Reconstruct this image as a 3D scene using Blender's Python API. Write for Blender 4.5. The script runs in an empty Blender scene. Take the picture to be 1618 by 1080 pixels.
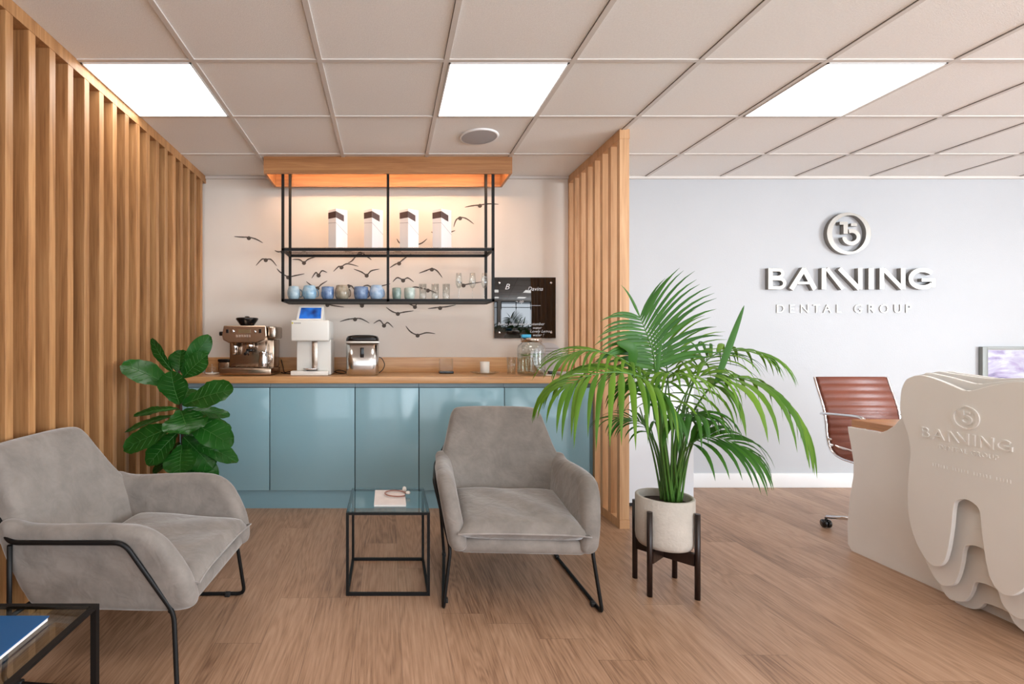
import bpy, bmesh, math, random
from mathutils import Vector, Matrix
random.seed(7)
PI = math.pi
SC = bpy.context.scene
COL = SC.collection
# ------------------------------------------------------------------ camera, world, light, exposure
F = 800.0; VX, VY = 613.0, 540.0; CAMZ = 1.172
cd = bpy.data.cameras.new('camera'); cam = bpy.data.objects.new('camera', cd); COL.objects.link(cam)
cam.location = (0, 0, CAMZ); cam.rotation_euler = (PI/2, 0, 0)
cd.sensor_width = 36; cd.lens = F/1618*36; cd.shift_x = (809-VX)/1618; cd.clip_start = .05
SC.camera = cam
w = bpy.data.worlds.new('world'); SC.world = w; w.use_nodes = True
bg = w.node_tree.nodes['Background']; bg.inputs[0].default_value = (.80, .90, 1, 1); bg.inputs[1].default_value = 1.5
def area(name, loc, rot, sx, sy, power, color):
    l = bpy.data.lights.new(name, 'AREA'); l.shape = 'RECTANGLE'; l.size = sx; l.size_y = sy; l.energy = power; l.color = color
    o = bpy.data.objects.new(name, l); COL.objects.link(o); o.location = loc; o.rotation_euler = rot; return o
area('daylight_front_window', (3.1, -2.45, 1.35), (PI/2+.50, 0, 0), 4.2, 2.0, 78, (.86, .93, 1))
area('daylight_left_window', (-.3, -2.45, 1.35), (PI/2+.30, 0, 0), 1.9, 2.0, 6, (1, .96, .92))
area('daylight_right_window', (8.5, -.6, 1.45), (PI/2+.15, 0, PI/2+.30), 3.2, 1.9, 300, (.84, .92, 1))
SC.view_settings.view_transform = 'Standard'; SC.view_settings.look = 'None'
SC.view_settings.gamma = 1; SC.view_settings.use_curve_mapping = False
SC.view_settings.exposure = 0.80
PANEL_E = 4.2; LED_E = 31.0
try:
    SC.cycles.use_denoising = True
    SC.cycles.max_bounces = 10; SC.cycles.transparent_max_bounces = 24
    SC.cycles.caustics_reflective = False; SC.cycles.caustics_refractive = False
    SC.cycles.sample_clamp_indirect = 6
except Exception:
    pass
CEIL = 2.508; BACK = 4.09; LEFTX = -1.47
# ------------------------------------------------------------------ helpers
def P(px, py, Y):
    return Vector(((px-VX)*Y/F, Y, CAMZ-(py-VY)*Y/F))
def lin(c):
    out = []
    for v in c[:3]:
        v /= 255.0
        out.append(v/12.92 if v <= .04045 else ((v+.055)/1.055)**2.4)
    return (*out, 1)
class NT:
    def __init__(s, name):
        s.m = bpy.data.materials.new(name); s.m.use_nodes = True; s.t = s.m.node_tree
        s.b = s.t.nodes['Principled BSDF']; s.out = s.t.nodes['Material Output']
    def n(s, t, **kw):
        x = s.t.nodes.new(t)
        for k, v in kw.items():
            if k.startswith('i_'):
                key = k[2:]; key = int(key) if key.isdigit() else key.replace('_', ' ')
                x.inputs[key].default_value = v
            else: setattr(x, k, v)
        return x
    def l(s, a, b): s.t.links.new(a, b)
    def set(s, **kw):
        for k, v in kw.items(): s.b.inputs[k.replace('_', ' ')].default_value = v
def mat(name, col, rough=.5, metal=0, bump=0, bscale=60, var=0, vscale=4, **kw):
    N = NT(name); N.set(Base_Color=lin(col), Roughness=rough, Metallic=metal)
    for k, v in kw.items():
        N.b.inputs[k.replace('_', ' ')].default_value = v
    tc = N.n('ShaderNodeTexCoord')
    ns = N.n('ShaderNodeTexNoise', i_Scale=vscale, i_Detail=5.0); N.l(tc.outputs['Object'], ns.inputs['Vector'])
    r = N.n('ShaderNodeValToRGB')
    c = lin(col); a = max(var, .02)
    r.color_ramp.elements[0].position = .3; r.color_ramp.elements[1].position = .7
    r.color_ramp.elements[0].color = tuple(x*(1-a) for x in c[:3])+(1,)
    r.color_ramp.elements[1].color = tuple(min(1, x*(1+a)) for x in c[:3])+(1,)
    N.l(ns.outputs['Fac'], r.inputs[0]); N.l(r.outputs[0], N.b.inputs['Base Color'])
    if bump:
        n2 = N.n('ShaderNodeTexNoise', i_Scale=float(bscale), i_Detail=3.0); N.l(tc.outputs['Object'], n2.inputs['Vector'])
        bp = N.n('ShaderNodeBump', i_Strength=bump, i_Distance=.01); N.l(n2.outputs['Fac'], bp.inputs['Height']); N.l(bp.outputs[0], N.b.inputs['Normal'])
    return N.m
def wood(name, c1, c2, c3, axis='z', rough=.5, freq=1.0, island=.12):
    """oak: long stretched grain along one axis; every separate board gets its own tone"""
    N = NT(name); N.set(Roughness=rough)
    tc = N.n('ShaderNodeTexCoord'); geo = N.n('ShaderNodeNewGeometry')
    mp = N.n('ShaderNodeMapping')
    s = [16*freq]*3; s['xyz'.index(axis)] = 1.1*freq
    mp.inputs['Scale'].default_value = s
    off = N.n('ShaderNodeVectorMath', operation='SCALE'); off.inputs[0].default_value = (3, 7, 5); N.l(geo.outputs['Random Per Island'], off.inputs['Scale'])
    ad = N.n('ShaderNodeVectorMath', operation='ADD'); N.l(tc.outputs['Object'], ad.inputs[0]); N.l(off.outputs[0], ad.inputs[1])
    N.l(ad.outputs[0], mp.inputs['Vector'])
    n1 = N.n('ShaderNodeTexNoise', i_Scale=1.3, i_Detail=6.0, i_Roughness=.6, i_Distortion=.7); N.l(mp.outputs[0], n1.inputs['Vector'])
    mp2 = N.n('ShaderNodeMapping'); s2 = [150*freq]*3; s2['xyz'.index(axis)] = 5*freq; mp2.inputs['Scale'].default_value = s2
    N.l(ad.outputs[0], mp2.inputs['Vector'])
    n2 = N.n('ShaderNodeTexNoise', i_Scale=1.0, i_Detail=3.0); N.l(mp2.outputs[0], n2.inputs['Vector'])
    r = N.n('ShaderNodeValToRGB'); e = r.color_ramp.elements
    e[0].position = .32; e[0].color = lin(c3); e[1].position = .68; e[1].color = lin(c1)
    m_ = e.new(.5); m_.color = lin(c2)
    mx = N.n('ShaderNodeMath', operation='MULTIPLY_ADD'); mx.inputs[1].default_value = .3; N.l(n2.outputs['Fac'], mx.inputs[0]); 
    m3 = N.n('ShaderNodeMath', operation='MULTIPLY'); m3.inputs[1].default_value = .7; N.l(n1.outputs['Fac'], m3.inputs[0]); N.l(m3.outputs[0], mx.inputs[2])
    N.l(mx.outputs[0], r.inputs[0])
    hv = N.n('ShaderNodeHueSaturation'); N.l(r.outputs[0], hv.inputs['Color'])
    mr = N.n('ShaderNodeMapRange'); mr.inputs['To Min'].default_value = 1-island; mr.inputs['To Max'].default_value = 1+island
    N.l(geo.outputs['Random Per Island'], mr.inputs['Value']); N.l(mr.outputs[0], hv.inputs['Value'])
    N.l(hv.outputs[0], N.b.inputs['Base Color'])
    bp = N.n('ShaderNodeBump', i_Strength=.08, i_Distance=.004); N.l(n2.outputs['Fac'], bp.inputs['Height']); N.l(bp.outputs[0], N.b.inputs['Normal'])
    return N.m
def emis(name, col, e, base=(255, 255, 255)):
    N = NT(name); N.set(Base_Color=lin(base), Emission_Color=lin(col), Emission_Strength=e); return N.m
def thin_glass(name, tint=(1, 1, 1), ior=1.45, rough=0.0, mixmin=.0):
    N = NT(name); N.t.nodes.remove(N.b)
    tr = N.n('ShaderNodeBsdfTransparent'); tr.inputs[0].default_value = (*tint, 1)
    gl = N.n('ShaderNodeBsdfGlossy'); gl.inputs['Roughness'].default_value = rough
    fr = N.n('ShaderNodeLayerWeight', i_Blend=.5); mx = N.n('ShaderNodeMixShader')
    pw = N.n('ShaderNodeMath', operation='POWER'); pw.inputs[1].default_value = 3.5; N.l(fr.outputs['Facing'], pw.inputs[0])
    ad = N.n('ShaderNodeMath', operation='MULTIPLY_ADD', use_clamp=True); ad.inputs[1].default_value = .7; ad.inputs[2].default_value = ((ior-1)/(ior+1))**2+mixmin
    N.l(pw.outputs[0], ad.inputs[0]); N.l(ad.outputs[0], mx.inputs[0]); N.l(tr.outputs[0], mx.inputs[1]); N.l(gl.outputs[0], mx.inputs[2]); N.l(mx.outputs[0], N.out.inputs['Surface'])
    return N.m
def velvet(name, col):
    N = NT(name); N.set(Roughness=.85)
    N.b.inputs['Sheen Weight'].default_value = .55; N.b.inputs['Sheen Roughness'].default_value = .38
    N.b.inputs['Specular IOR Level'].default_value = .15
    tc = N.n('ShaderNodeTexCoord')
    n1 = N.n('ShaderNodeTexNoise', i_Scale=9.0, i_Detail=6.0, i_Roughness=.66, i_Distortion=.35); N.l(tc.outputs['Object'], n1.inputs['Vector'])
    r = N.n('ShaderNodeValToRGB'); e = r.color_ramp.elements; c = lin(col)
    e[0].position = .34; e[0].color = tuple(x*.82 for x in c[:3])+(1,); e[1].position = .66; e[1].color = tuple(x*1.14 for x in c[:3])+(1,)
    N.l(n1.outputs['Fac'], r.inputs[0]); N.l(r.outputs[0], N.b.inputs['Base Color'])
    n2 = N.n('ShaderNodeTexNoise', i_Scale=500.0); N.l(tc.outputs['Object'], n2.inputs['Vector'])
    n3 = N.n('ShaderNodeTexNoise', i_Scale=14.0, i_Detail=2.0, i_Distortion=1.0); N.l(tc.outputs['Object'], n3.inputs['Vector'])
    b0 = N.n('ShaderNodeBump', i_Strength=.35, i_Distance=.012); N.l(n3.outputs['Fac'], b0.inputs['Height'])
    bp = N.n('ShaderNodeBump', i_Strength=.15, i_Distance=.001); N.l(n2.outputs['Fac'], bp.inputs['Height']); N.l(b0.outputs[0], bp.inputs['Normal']); N.l(bp.outputs[0], N.b.inputs['Normal'])
    return N.m
def leafmat(name, c1, c2, tl=.25, rough=.5):
    N = NT(name); N.set(Roughness=rough)
    N.b.inputs['Specular IOR Level'].default_value = .28
    tc = N.n('ShaderNodeTexCoord'); geo = N.n('ShaderNodeNewGeometry')
    n1 = N.n('ShaderNodeTexNoise', i_Scale=9.0, i_Detail=3.0); N.l(tc.outputs['Object'], n1.inputs['Vector'])
    mx0 = N.n('ShaderNodeMath', operation='MULTIPLY_ADD'); mx0.inputs[1].default_value = .55; N.l(geo.outputs['Random Per Island'], mx0.inputs[0])
    hm = N.n('ShaderNodeMath', operation='MULTIPLY'); hm.inputs[1].default_value = .5; N.l(n1.outputs['Fac'], hm.inputs[0]); N.l(hm.outputs[0], mx0.inputs[2])
    r = N.n('ShaderNodeMixRGB'); r.inputs[1].default_value = lin(c1); r.inputs[2].default_value = lin(c2); N.l(mx0.outputs[0], r.inputs[0])
    N.l(r.outputs[0], N.b.inputs['Base Color'])
    t = N.n('ShaderNodeBsdfTranslucent'); N.l(r.outputs[0], t.inputs[0]); mx = N.n('ShaderNodeMixShader', i_0=tl)
    N.l(N.b.outputs[0], mx.inputs[1]); N.l(t.outputs[0], mx.inputs[2]); N.l(mx.outputs[0], N.out.inputs['Surface'])
    return N.m
M = {}
M['oak'] = wood('oak_slats', (192, 146, 98), (170, 122, 77), (130, 88, 52), 'z', .48, 1, .19)
M['oak_light'] = wood('oak_partition', (218, 176, 134), (206, 160, 116), (180, 134, 92), 'z', .5, 1, .05)
M['oak_x'] = wood('oak_bulkhead', (186, 136, 88), (166, 114, 70), (140, 92, 54), 'x', .45, 1, .05)
M['worktop'] = wood('oak_worktop', (214, 168, 120), (200, 150, 100), (176, 126, 80), 'x', .32, 1, .04)
M['desk_wood'] = wood('oak_desk_top', (205, 150, 98), (188, 132, 82), (150, 100, 58), 'y', .35, 1, .04)
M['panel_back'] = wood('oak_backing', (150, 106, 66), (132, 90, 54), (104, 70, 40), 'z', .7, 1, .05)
M['wall_beige'] = mat('beige_wallpaper', (226, 217, 207), .85, 0, .05, 300, .02)
M['wall_white'] = mat('white_paint', (186, 188, 191), .5, 0, .08, 90, .015, 2)
M['wall_plain'] = mat('plain_paint', (222, 220, 216), .8)
M['skirting'] = mat('gloss_white_paint', (240, 240, 240), .3)
M['ceil'] = mat('mineral_tile', (242, 240, 237), .95, 0, .35, 260, .03, 120)
M['tbar'] = mat('grid_metal', (214, 208, 202), .5)
M['shade_line'] = mat('shade_line_black', (60, 58, 56), .7)  # dark colour for the painted shade lines beside the ceiling bars
M['blue'] = mat('gloss_blue_lacquer', (140, 178, 190), .14, 0, 0, 60, .01, 2, Specular_IOR_Level=.4, Coat_Weight=.25, Coat_Roughness=.03)
M['blue_in'] = mat('blue_carcass', (128, 165, 178), .4)
M['gap_shade_teal'] = mat('carcass_gap_shade', (44, 58, 64), .6)  # blue carcass darkened to paint in the shade of the door gaps
M['channel'] = mat('grey_blue_channel', (140, 158, 166), .35)
M['white_lac'] = mat('white_lacquer', (228, 232, 238), .25)
M['black_metal'] = mat('black_powder_coat', (10, 10, 11), .5, Specular_IOR_Level=.3)
M['black_gloss'] = mat('black_plastic', (16, 16, 18), .12)
M['black_matt'] = mat('black_rubber', (22, 22, 23), .6)
M['chrome'] = mat('chrome', (225, 225, 228), .08, 1)
M['steel'] = mat('brushed_steel', (190, 178, 165), .22, 1)
M['bronze'] = mat('champagne_steel', (176, 154, 134), .22, 1)
M['sign_steel'] = mat('brushed_sign_steel', (150, 144, 137), .4, 1)
M['velvet'] = velvet('grey_velvet', (134, 127, 121))
M['velvet2'] = velvet('grey_velvet_piping', (150, 143, 138))
M['glass'] = thin_glass('clear_glass', (.96, .975, .97), 1.45, .02, .05)
M['table_glass'] = thin_glass('tinted_table_glass', (.80, .86, .86), 1.5)
M['shelf_glass'] = thin_glass('shelf_glass', (.88, .84, .82), 1.5)
M['water'] = thin_glass('water', (.90, .93, .88), 1.33)
M['tooth'] = mat('satin_white_board', (240, 239, 236), .42)
M['leather'] = mat('tan_brown_leather', (120, 62, 43), .38, 0, .15, 160, .10, 6)
M['stand_wood'] = wood('dark_stained_wood', (44, 26, 20), (34, 20, 16), (24, 14, 11), 'z', .35, 1, .1)
M['concrete'] = mat('pale_concrete', (196, 188, 178), .8, 0, .3, 70, .07, 14)
M['soil'] = mat('dark_soil', (52, 40, 32), .95, 0, .8, 60, .2, 30)
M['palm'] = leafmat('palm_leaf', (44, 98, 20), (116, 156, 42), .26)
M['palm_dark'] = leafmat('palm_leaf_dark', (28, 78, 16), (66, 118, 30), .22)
M['palm_stem'] = mat('palm_petiole', (74, 118, 46), .5, 0, 0, 60, .15, 8)
M['fig'] = leafmat('fig_leaf', (14, 52, 20), (40, 100, 30), .12, .28)
M['fig_vein'] = mat('leaf_vein', (62, 112, 48), .45)
M['bark'] = mat('dark_bark', (58, 40, 30), .9, 0, .5, 60, .2, 20)
M['bird'] = mat('bird_print', (78, 68, 60), .7)
M['board'] = mat('black_glass_board', (8, 10, 12), .03, 0, 0, 60, .02, 2, Coat_Weight=1.0, Coat_Roughness=.02)
M['chalk'] = mat('white_chalk_ink', (225, 228, 232), .7)
M['white_pl'] = mat('white_plastic', (226, 223, 216), .35)
M['white_ceramic'] = mat('white_ceramic', (236, 232, 224), .2)
M['paper'] = mat('white_card', (232, 230, 230), .6)
M['paper_grey'] = mat('pale_grey_card', (206, 206, 210), .6)
M['brown_band'] = mat('dark_brown_print', (74, 52, 50), .5)
M['grey_line'] = mat('grey_print', (150, 146, 148), .6)
M['book_blue'] = mat('deep_blue_cover', (6, 84, 140), .4)
M['page'] = mat('page_edges', (236, 234, 230), .7)
M['rose'] = mat('rose_brown_band', (150, 100, 86), .4)
M['magazine'] = mat('pale_cover', (236, 226, 222), .45, 0, 0, 60, .06, 16)
M['speaker'] = mat('grey_mesh', (176, 174, 176), .8, 0, .5, 900)
M['diffuser'] = emis('panel_diffuser', (255, 252, 246), PANEL_E)
M['led'] = emis('warm_led_strip', (255, 214, 174), LED_E)
def screen_mat():
    N = NT('blue_screen'); tc = N.n('ShaderNodeTexCoord'); ns = N.n('ShaderNodeTexNoise', i_Scale=14.0, i_Detail=1.0); N.l(tc.outputs['Object'], ns.inputs['Vector'])
    r = N.n('ShaderNodeValToRGB'); e = r.color_ramp.elements; e[0].position = .30; e[0].color = lin((8, 40, 96)); e[1].position = .62; e[1].color = lin((24, 104, 196))
    N.l(ns.outputs['Fac'], r.inputs[0]); N.l(r.outputs[0], N.b.inputs['Emission Color']); N.set(Base_Color=(0.01, .01, .02, 1), Roughness=.1, Emission_Strength=.7); return N.m
M['screen'] = screen_mat()
def art_mat():
    N = NT('lilac_print'); tc = N.n('ShaderNodeTexCoord'); mp = N.n('ShaderNodeMapping'); mp.inputs['Scale'].default_value = (2, 2, 5); N.l(tc.outputs['Object'], mp.inputs[0])
    ns = N.n('ShaderNodeTexNoise', i_Scale=1.3, i_Detail=5.0, i_Distortion=2.5); N.l(mp.outputs[0], ns.inputs['Vector'])
    r = N.n('ShaderNodeValToRGB'); e = r.color_ramp.elements; e[0].position = .3; e[0].color = lin((110, 98, 136)); e[1].position = .6; e[1].color = lin((200, 202, 210)); m_ = e.new(.42); m_.color = lin((164, 152, 186))
    N.l(ns.outputs['Fac'], r.inputs[0]); N.l(r.outputs[0], N.b.inputs['Base Color']); N.set(Roughness=.2); return N.m
M['art'] = art_mat()
def glaze(name, c1, c2):
    N = NT(name); tc = N.n('ShaderNodeTexCoord'); ns = N.n('ShaderNodeTexNoise', i_Scale=26.0, i_Detail=5.0); N.l(tc.outputs['Object'], ns.inputs['Vector'])
    r = N.n('ShaderNodeValToRGB'); e = r.color_ramp.elements; e[0].position = .38; e[0].color = lin(c1); e[1].position = .62; e[1].color = lin(c2)
    N.l(ns.outputs['Fac'], r.inputs[0]); N.l(r.outputs[0], N.b.inputs['Base Color']); N.set(Roughness=.18); return N.m
def floor_mat():
    N = NT('oak_floor'); tc = N.n('ShaderNodeTexCoord'); sx = N.n('ShaderNodeSeparateXYZ'); N.l(tc.outputs['Object'], sx.inputs[0])
    def mth(op, a, b=None, c=None):
        m_ = N.n('ShaderNodeMath', operation=op)
        for i, v in enumerate((a, b, c)):
            if v is None: continue
            if isinstance(v, (int, float)): m_.inputs[i].default_value = v
            else: N.l(v, m_.inputs[i])
        return m_.outputs[0]
    PW, PL = .181, 1.22
    xs = mth('DIVIDE', mth('ADD', sx.outputs[0], 20.04), PW); row = mth('FLOOR', xs); fx = mth('FRACT', xs)
    wn = N.n('ShaderNodeTexWhiteNoise', noise_dimensions='1D'); N.l(row, wn.inputs['W'])
    ys = mth('ADD', mth('DIVIDE', mth('ADD', sx.outputs[1], 20), PL), mth('MULTIPLY', wn.outputs['Value'], 7.0)); col = mth('FLOOR', ys); fy = mth('FRACT', ys)
    wn2 = N.n('ShaderNodeTexWhiteNoise', noise_dimensions='2D'); cb = N.n('ShaderNodeCombineXYZ'); N.l(row, cb.inputs[0]); N.l(col, cb.inputs[1]); N.l(cb.outputs[0], wn2.inputs['Vector'])
    ex = mth('MINIMUM', fx, mth('SUBTRACT', 1, fx)); ey = mth('MULTIPLY', mth('MINIMUM', fy, mth('SUBTRACT', 1, fy)), PL/PW)
    seam = mth('LESS_THAN', mth('MINIMUM', ex, ey), .0055)
    sh = N.n('ShaderNodeVectorMath', operation='SCALE'); sh.inputs[0].default_value = (7, 13, 3); N.l(wn2.outputs['Value'], sh.inputs['Scale'])
    ad = N.n('ShaderNodeVectorMath', operation='ADD'); N.l(tc.outputs['Object'], ad.inputs[0]); N.l(sh.outputs[0], ad.inputs[1])
    m1 = N.n('ShaderNodeMapping'); m1.inputs['Scale'].default_value = (9, .75, 1); N.l(ad.outputs[0], m1.inputs[0])
    wv = N.n('ShaderNodeTexNoise', i_Scale=.8, i_Detail=2.0, i_Roughness=.5, i_Distortion=.5); N.l(m1.outputs[0], wv.inputs['Vector'])
    rings = mth('ADD', mth('MULTIPLY', mth('SINE', mth('MULTIPLY', wv.outputs['Fac'], 110.0)), .5), .5)
    m2 = N.n('ShaderNodeMapping'); m2.inputs['Scale'].default_value = (210, 8, 1); N.l(ad.outputs[0], m2.inputs[0])
    n2 = N.n('ShaderNodeTexNoise', i_Scale=1.0, i_Detail=4.0, i_Roughness=.6); N.l(m2.outputs[0], n2.inputs['Vector'])
    m3 = N.n('ShaderNodeMapping'); m3.inputs['Scale'].default_value = (5, .8, 1); N.l(ad.outputs[0], m3.inputs[0])
    n3 = N.n('ShaderNodeTexNoise', i_Scale=1.0, i_Detail=4.0); N.l(m3.outputs[0], n3.inputs['Vector'])
    v = mth('ADD', mth('MULTIPLY', rings, .10), mth('ADD', mth('MULTIPLY', n2.outputs['Fac'], .55), mth('MULTIPLY', n3.outputs['Fac'], .35)))
    v = mth('ADD', v, mth('MULTIPLY', wn2.outputs['Value'], .09))
    r = N.n('ShaderNodeValToRGB'); e = r.color_ramp.elements
    e[0].position = .36; e[0].color = lin((122, 90, 68)); e[1].position = .74; e[1].color = lin((188, 153, 126)); m_ = e.new(.53); m_.color = lin((165, 129, 102))
    N.l(v, r.inputs[0])
    mx = N.n('ShaderNodeMixRGB'); mx.inputs[2].default_value = lin((96, 70, 55)); N.l(r.outputs[0], mx.inputs[1]); N.l(mth('MULTIPLY', seam, .6), mx.inputs[0])
    N.l(mx.outputs[0], N.b.inputs['Base Color']); N.set(Roughness=.42)
    bp = N.n('ShaderNodeBump', i_Strength=.10, i_Distance=.003); N.l(n2.outputs['Fac'], bp.inputs['Height']); N.l(bp.outputs[0], N.b.inputs['Normal'])
    return N.m
M['floor'] = floor_mat()

def catmull(pts, n=6, closed=False):
    pts = [Vector(p) for p in pts]; out = []
    L = len(pts); rng = range(L if closed else L-1)
    for i in rng:
        if closed: a, b, c, d = pts[i-1], pts[i], pts[(i+1) % L], pts[(i+2) % L]
        else: a, b, c, d = pts[max(i-1, 0)], pts[i], pts[i+1], pts[min(i+2, L-1)]
        for k in range(n):
            t = k/n
            out.append(.5*((2*b)+(c-a)*t+(2*a-5*b+4*c-d)*t*t+(3*b-a-3*c+d)*t**3))
    if not closed: out.append(pts[-1])
    return out
class MB:
    def __init__(s): s.v = []; s.f = []; s.sm = []
    def add(s, vs, fs, smooth=False):
        o = len(s.v); s.v += [tuple(x) for x in vs]; s.f += [tuple(i+o for i in f) for f in fs]; s.sm += [smooth]*len(fs); return s
    def box(s, a, b, mp=None):
        x0, y0, z0 = a; x1, y1, z1 = b
        vs = [(x0, y0, z0), (x1, y0, z0), (x1, y1, z0), (x0, y1, z0), (x0, y0, z1), (x1, y0, z1), (x1, y1, z1), (x0, y1, z1)]
        if mp: vs = [mp(Vector(v)) for v in vs]
        return s.add(vs, [(0, 3, 2, 1), (4, 5, 6, 7), (0, 1, 5, 4), (1, 2, 6, 5), (2, 3, 7, 6), (3, 0, 4, 7)])
    def rbox(s, a, b, r=.005, mp=None, seg=3):
        """box with rounded vertical edges and small rounded top/bottom"""
        x0, y0, z0 = a; x1, y1, z1 = b; r = min(r, (x1-x0)/2.01, (y1-y0)/2.01, (z1-z0)/2.01)
        rings = []
        zs = [(z0, r)]+[(z0+r-r*math.cos(PI/2*k/seg), r-r*math.sin(PI/2*k/seg)) for k in range(1, seg+1)]
        zs += [(z1-r+r*math.sin(PI/2*k/seg), r-r*math.cos(PI/2*k/seg)) for k in range(seg+1)]
        for z, ins in zs:
            ring = []
            for cx, cy, a0 in ((x1-r, y1-r, 0), (x0+r, y1-r, PI/2), (x0+r, y0+r, PI), (x1-r, y0+r, 1.5*PI)):
                rr = r-ins
                for k in range(seg+1):
                    t = a0+PI/2*k/seg; ring.append((cx+rr*math.cos(t), cy+rr*math.sin(t), z))
            rings.append(ring)
        return s.loft(rings, True, True, mp, smooth=True)
    def loft(s, rings, cap0=True, cap1=True, mp=None, smooth=True, close=True):
        n = len(rings[0]); vs = [Vector(p) for r in rings for p in r]
        if mp: vs = [mp(v) for v in vs]
        fs = []
        for i in range(len(rings)-1):
            for j in range(n if close else n-1):
                k = (j+1) % n; fs.append((i*n+j, i*n+k, (i+1)*n+k, (i+1)*n+j))
        s.add(vs, fs, smooth)
        o = len(s.v)-len(vs)
        if cap0: s.f.append(tuple(o+j for j in reversed(range(n)))); s.sm.append(False)
        if cap1: s.f.append(tuple(o+(len(rings)-1)*n+j for j in range(n))); s.sm.append(False)
        return s
    def lathe(s, prof, c=(0, 0, 0), n=28, mp=None, cap0=False, cap1=False):
        rings = [[(c[0]+r*math.cos(2*PI*k/n), c[1]+r*math.sin(2*PI*k/n), c[2]+z) for k in range(n)] for r, z in prof]
        return s.loft(rings, cap0, cap1, mp)
    def cyl(s, c, r, h, n=24, mp=None): return s.lathe([(r, 0), (r, h)], c, n, mp, True, True)
    def tube(s, pts, r, n=8, closed=False, taper=None):
        pts = [Vector(p) for p in pts]; L = len(pts); rings = []; up = None
        for i, p in enumerate(pts):
            if closed: t = pts[(i+1) % L]-pts[i-1]
            else: t = pts[min(i+1, L-1)]-pts[max(i-1, 0)]
            t = t.normalized() if t.length > 1e-9 else Vector((0, 0, 1))
            if up is None: up = Vector((0, 0, 1)) if abs(t.z) < .9 else Vector((1, 0, 0))
            a = t.cross(up)
            if a.length < 1e-5: up = Vector((1, 0, 0)) if abs(t.x) < .9 else Vector((0, 1, 0)); a = t.cross(up)
            a.normalize(); b = a.cross(t).normalized(); up = b
            rr = r if taper is None else r*taper(i/(L-1))
            rings.append([p+a*rr*math.cos(2*PI*k/n)+b*rr*math.sin(2*PI*k/n) for k in range(n)])
        if closed: rings.append(rings[0]); return s.loft(rings, False, False)
        return s.loft(rings)
    def ribbon(s, pts, w, thick, mp, taper=None, closed=False):
        """flat stroke in 2D of width w, extruded: mp maps (u,v,depth)"""
        pts = [Vector((p[0], p[1])) for p in pts]; L = len(pts); L2 = []; R2 = []
        for i, p in enumerate(pts):
            if closed: d0 = (p-pts[i-1]); d1 = (pts[(i+1) % L]-p)
            else:
                d0 = p-pts[i-1] if i > 0 else pts[1]-pts[0]; d1 = pts[i+1]-p if i < L-1 else pts[-1]-pts[-2]
            d0 = d0.normalized(); d1 = d1.normalized(); t = (d0+d1); t = t.normalized() if t.length > 1e-6 else d0
            nrm = Vector((-t.y, t.x)); k = 1/max(.5, math.sqrt(max(.05, (1+d0.dot(d1))/2)))
            ww = (w if taper is None else w*taper(i/(L-1)))/2*k
            L2.append(p+nrm*ww); R2.append(p-nrm*ww)
        rings = [[(L2[i].x, L2[i].y, 0), (R2[i].x, R2[i].y, 0), (R2[i].x, R2[i].y, thick), (L2[i].x, L2[i].y, thick)] for i in range(L)]
        if closed: rings.append(rings[0])
        return s.loft(rings, not closed, not closed, mp, smooth=False)
    def prism(s, poly, d0, d1, mp, smooth=False):
        rings = [[(p[0], p[1], d0) for p in poly], [(p[0], p[1], d1) for p in poly]]
        return s.loft(rings, True, True, mp, smooth)
    def pad(s, poly, t, r, mp, puff=0, seg=4, inner=4):
        """upholstered slab: outline poly (u,v), thickness t, edge radius r, both faces puffed"""
        n = len(poly); P2 = [Vector((p[0], p[1])) for p in poly]
        c = sum(P2, Vector((0, 0)))/n
        area_ = sum(P2[i].x*P2[(i+1) % n].y-P2[(i+1) % n].x*P2[i].y for i in range(n))
        sg = 1 if area_ > 0 else -1
        nr = []
        for i in range(n):
            t_ = (P2[(i+1) % n]-P2[i-1]); t_.normalize(); nr.append(Vector((-t_.y, t_.x))*sg)
        rings = []
        def ring(ins, wv, sc=1.0):
            return [(c.x+(P2[i].x+nr[i].x*ins-c.x)*sc, c.y+(P2[i].y+nr[i].y*ins-c.y)*sc, wv) for i in range(n)]
        h = t/2
        for k in range(inner, 0, -1):
            sc = 1-k/(inner+.6); rings.append(ring(r, -(h+puff*(1-sc*sc)), max(sc, .06)))
        for k in range(seg+1):
            a = PI/2*k/seg; rings.append(ring(r*(1-math.sin(a)), -(h-r+r*math.cos(a))))
        for k in range(seg+1):
            a = PI/2*k/seg; rings.append(ring(r*(1-math.cos(a)), (h-r+r*math.sin(a))))
        for k in range(1, inner+1):
            sc = 1-k/(inner+.6); rings.append(ring(r, (h+puff*(1-sc*sc)), max(sc, .06)))
        s.loft(rings, True, True, mp, True); s.sm[-1] = True; s.sm[-2] = True
        return s
    def xf(s, fn): s.v = [tuple(fn(Vector(v))) for v in s.v]; return s
    def build(s, name, m, parent=None, loc=None, bevel=0, recalc=True, rot=0):
        me = bpy.data.meshes.new(name); me.from_pydata(s.v, [], s.f); me.materials.append(m)
        me.polygons.foreach_set('use_smooth', s.sm)
        if recalc:
            b = bmesh.new(); b.from_mesh(me); bmesh.ops.recalc_face_normals(b, faces=b.faces[:]); b.to_mesh(me); b.free()
        o = bpy.data.objects.new(name, me); COL.objects.link(o)
        if parent is not None: o.parent = parent
        if loc is not None: o.location = loc
        o.rotation_euler.z = rot
        if bevel:
            md = o.modifiers.new('bevel', 'BEVEL'); md.width = bevel; md.segments = 2; md.limit_method = 'ANGLE'; md.angle_limit = .6
        return o
def thing(name, label, cat, loc=(0, 0, 0), rotz=0, group=None):
    o = bpy.data.objects.new(name, None); COL.objects.link(o); o.location = loc; o.rotation_euler.z = rotz
    o['label'] = label; o['category'] = cat
    if group: o['group'] = group
    o.empty_display_size = .1
    return o
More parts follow.
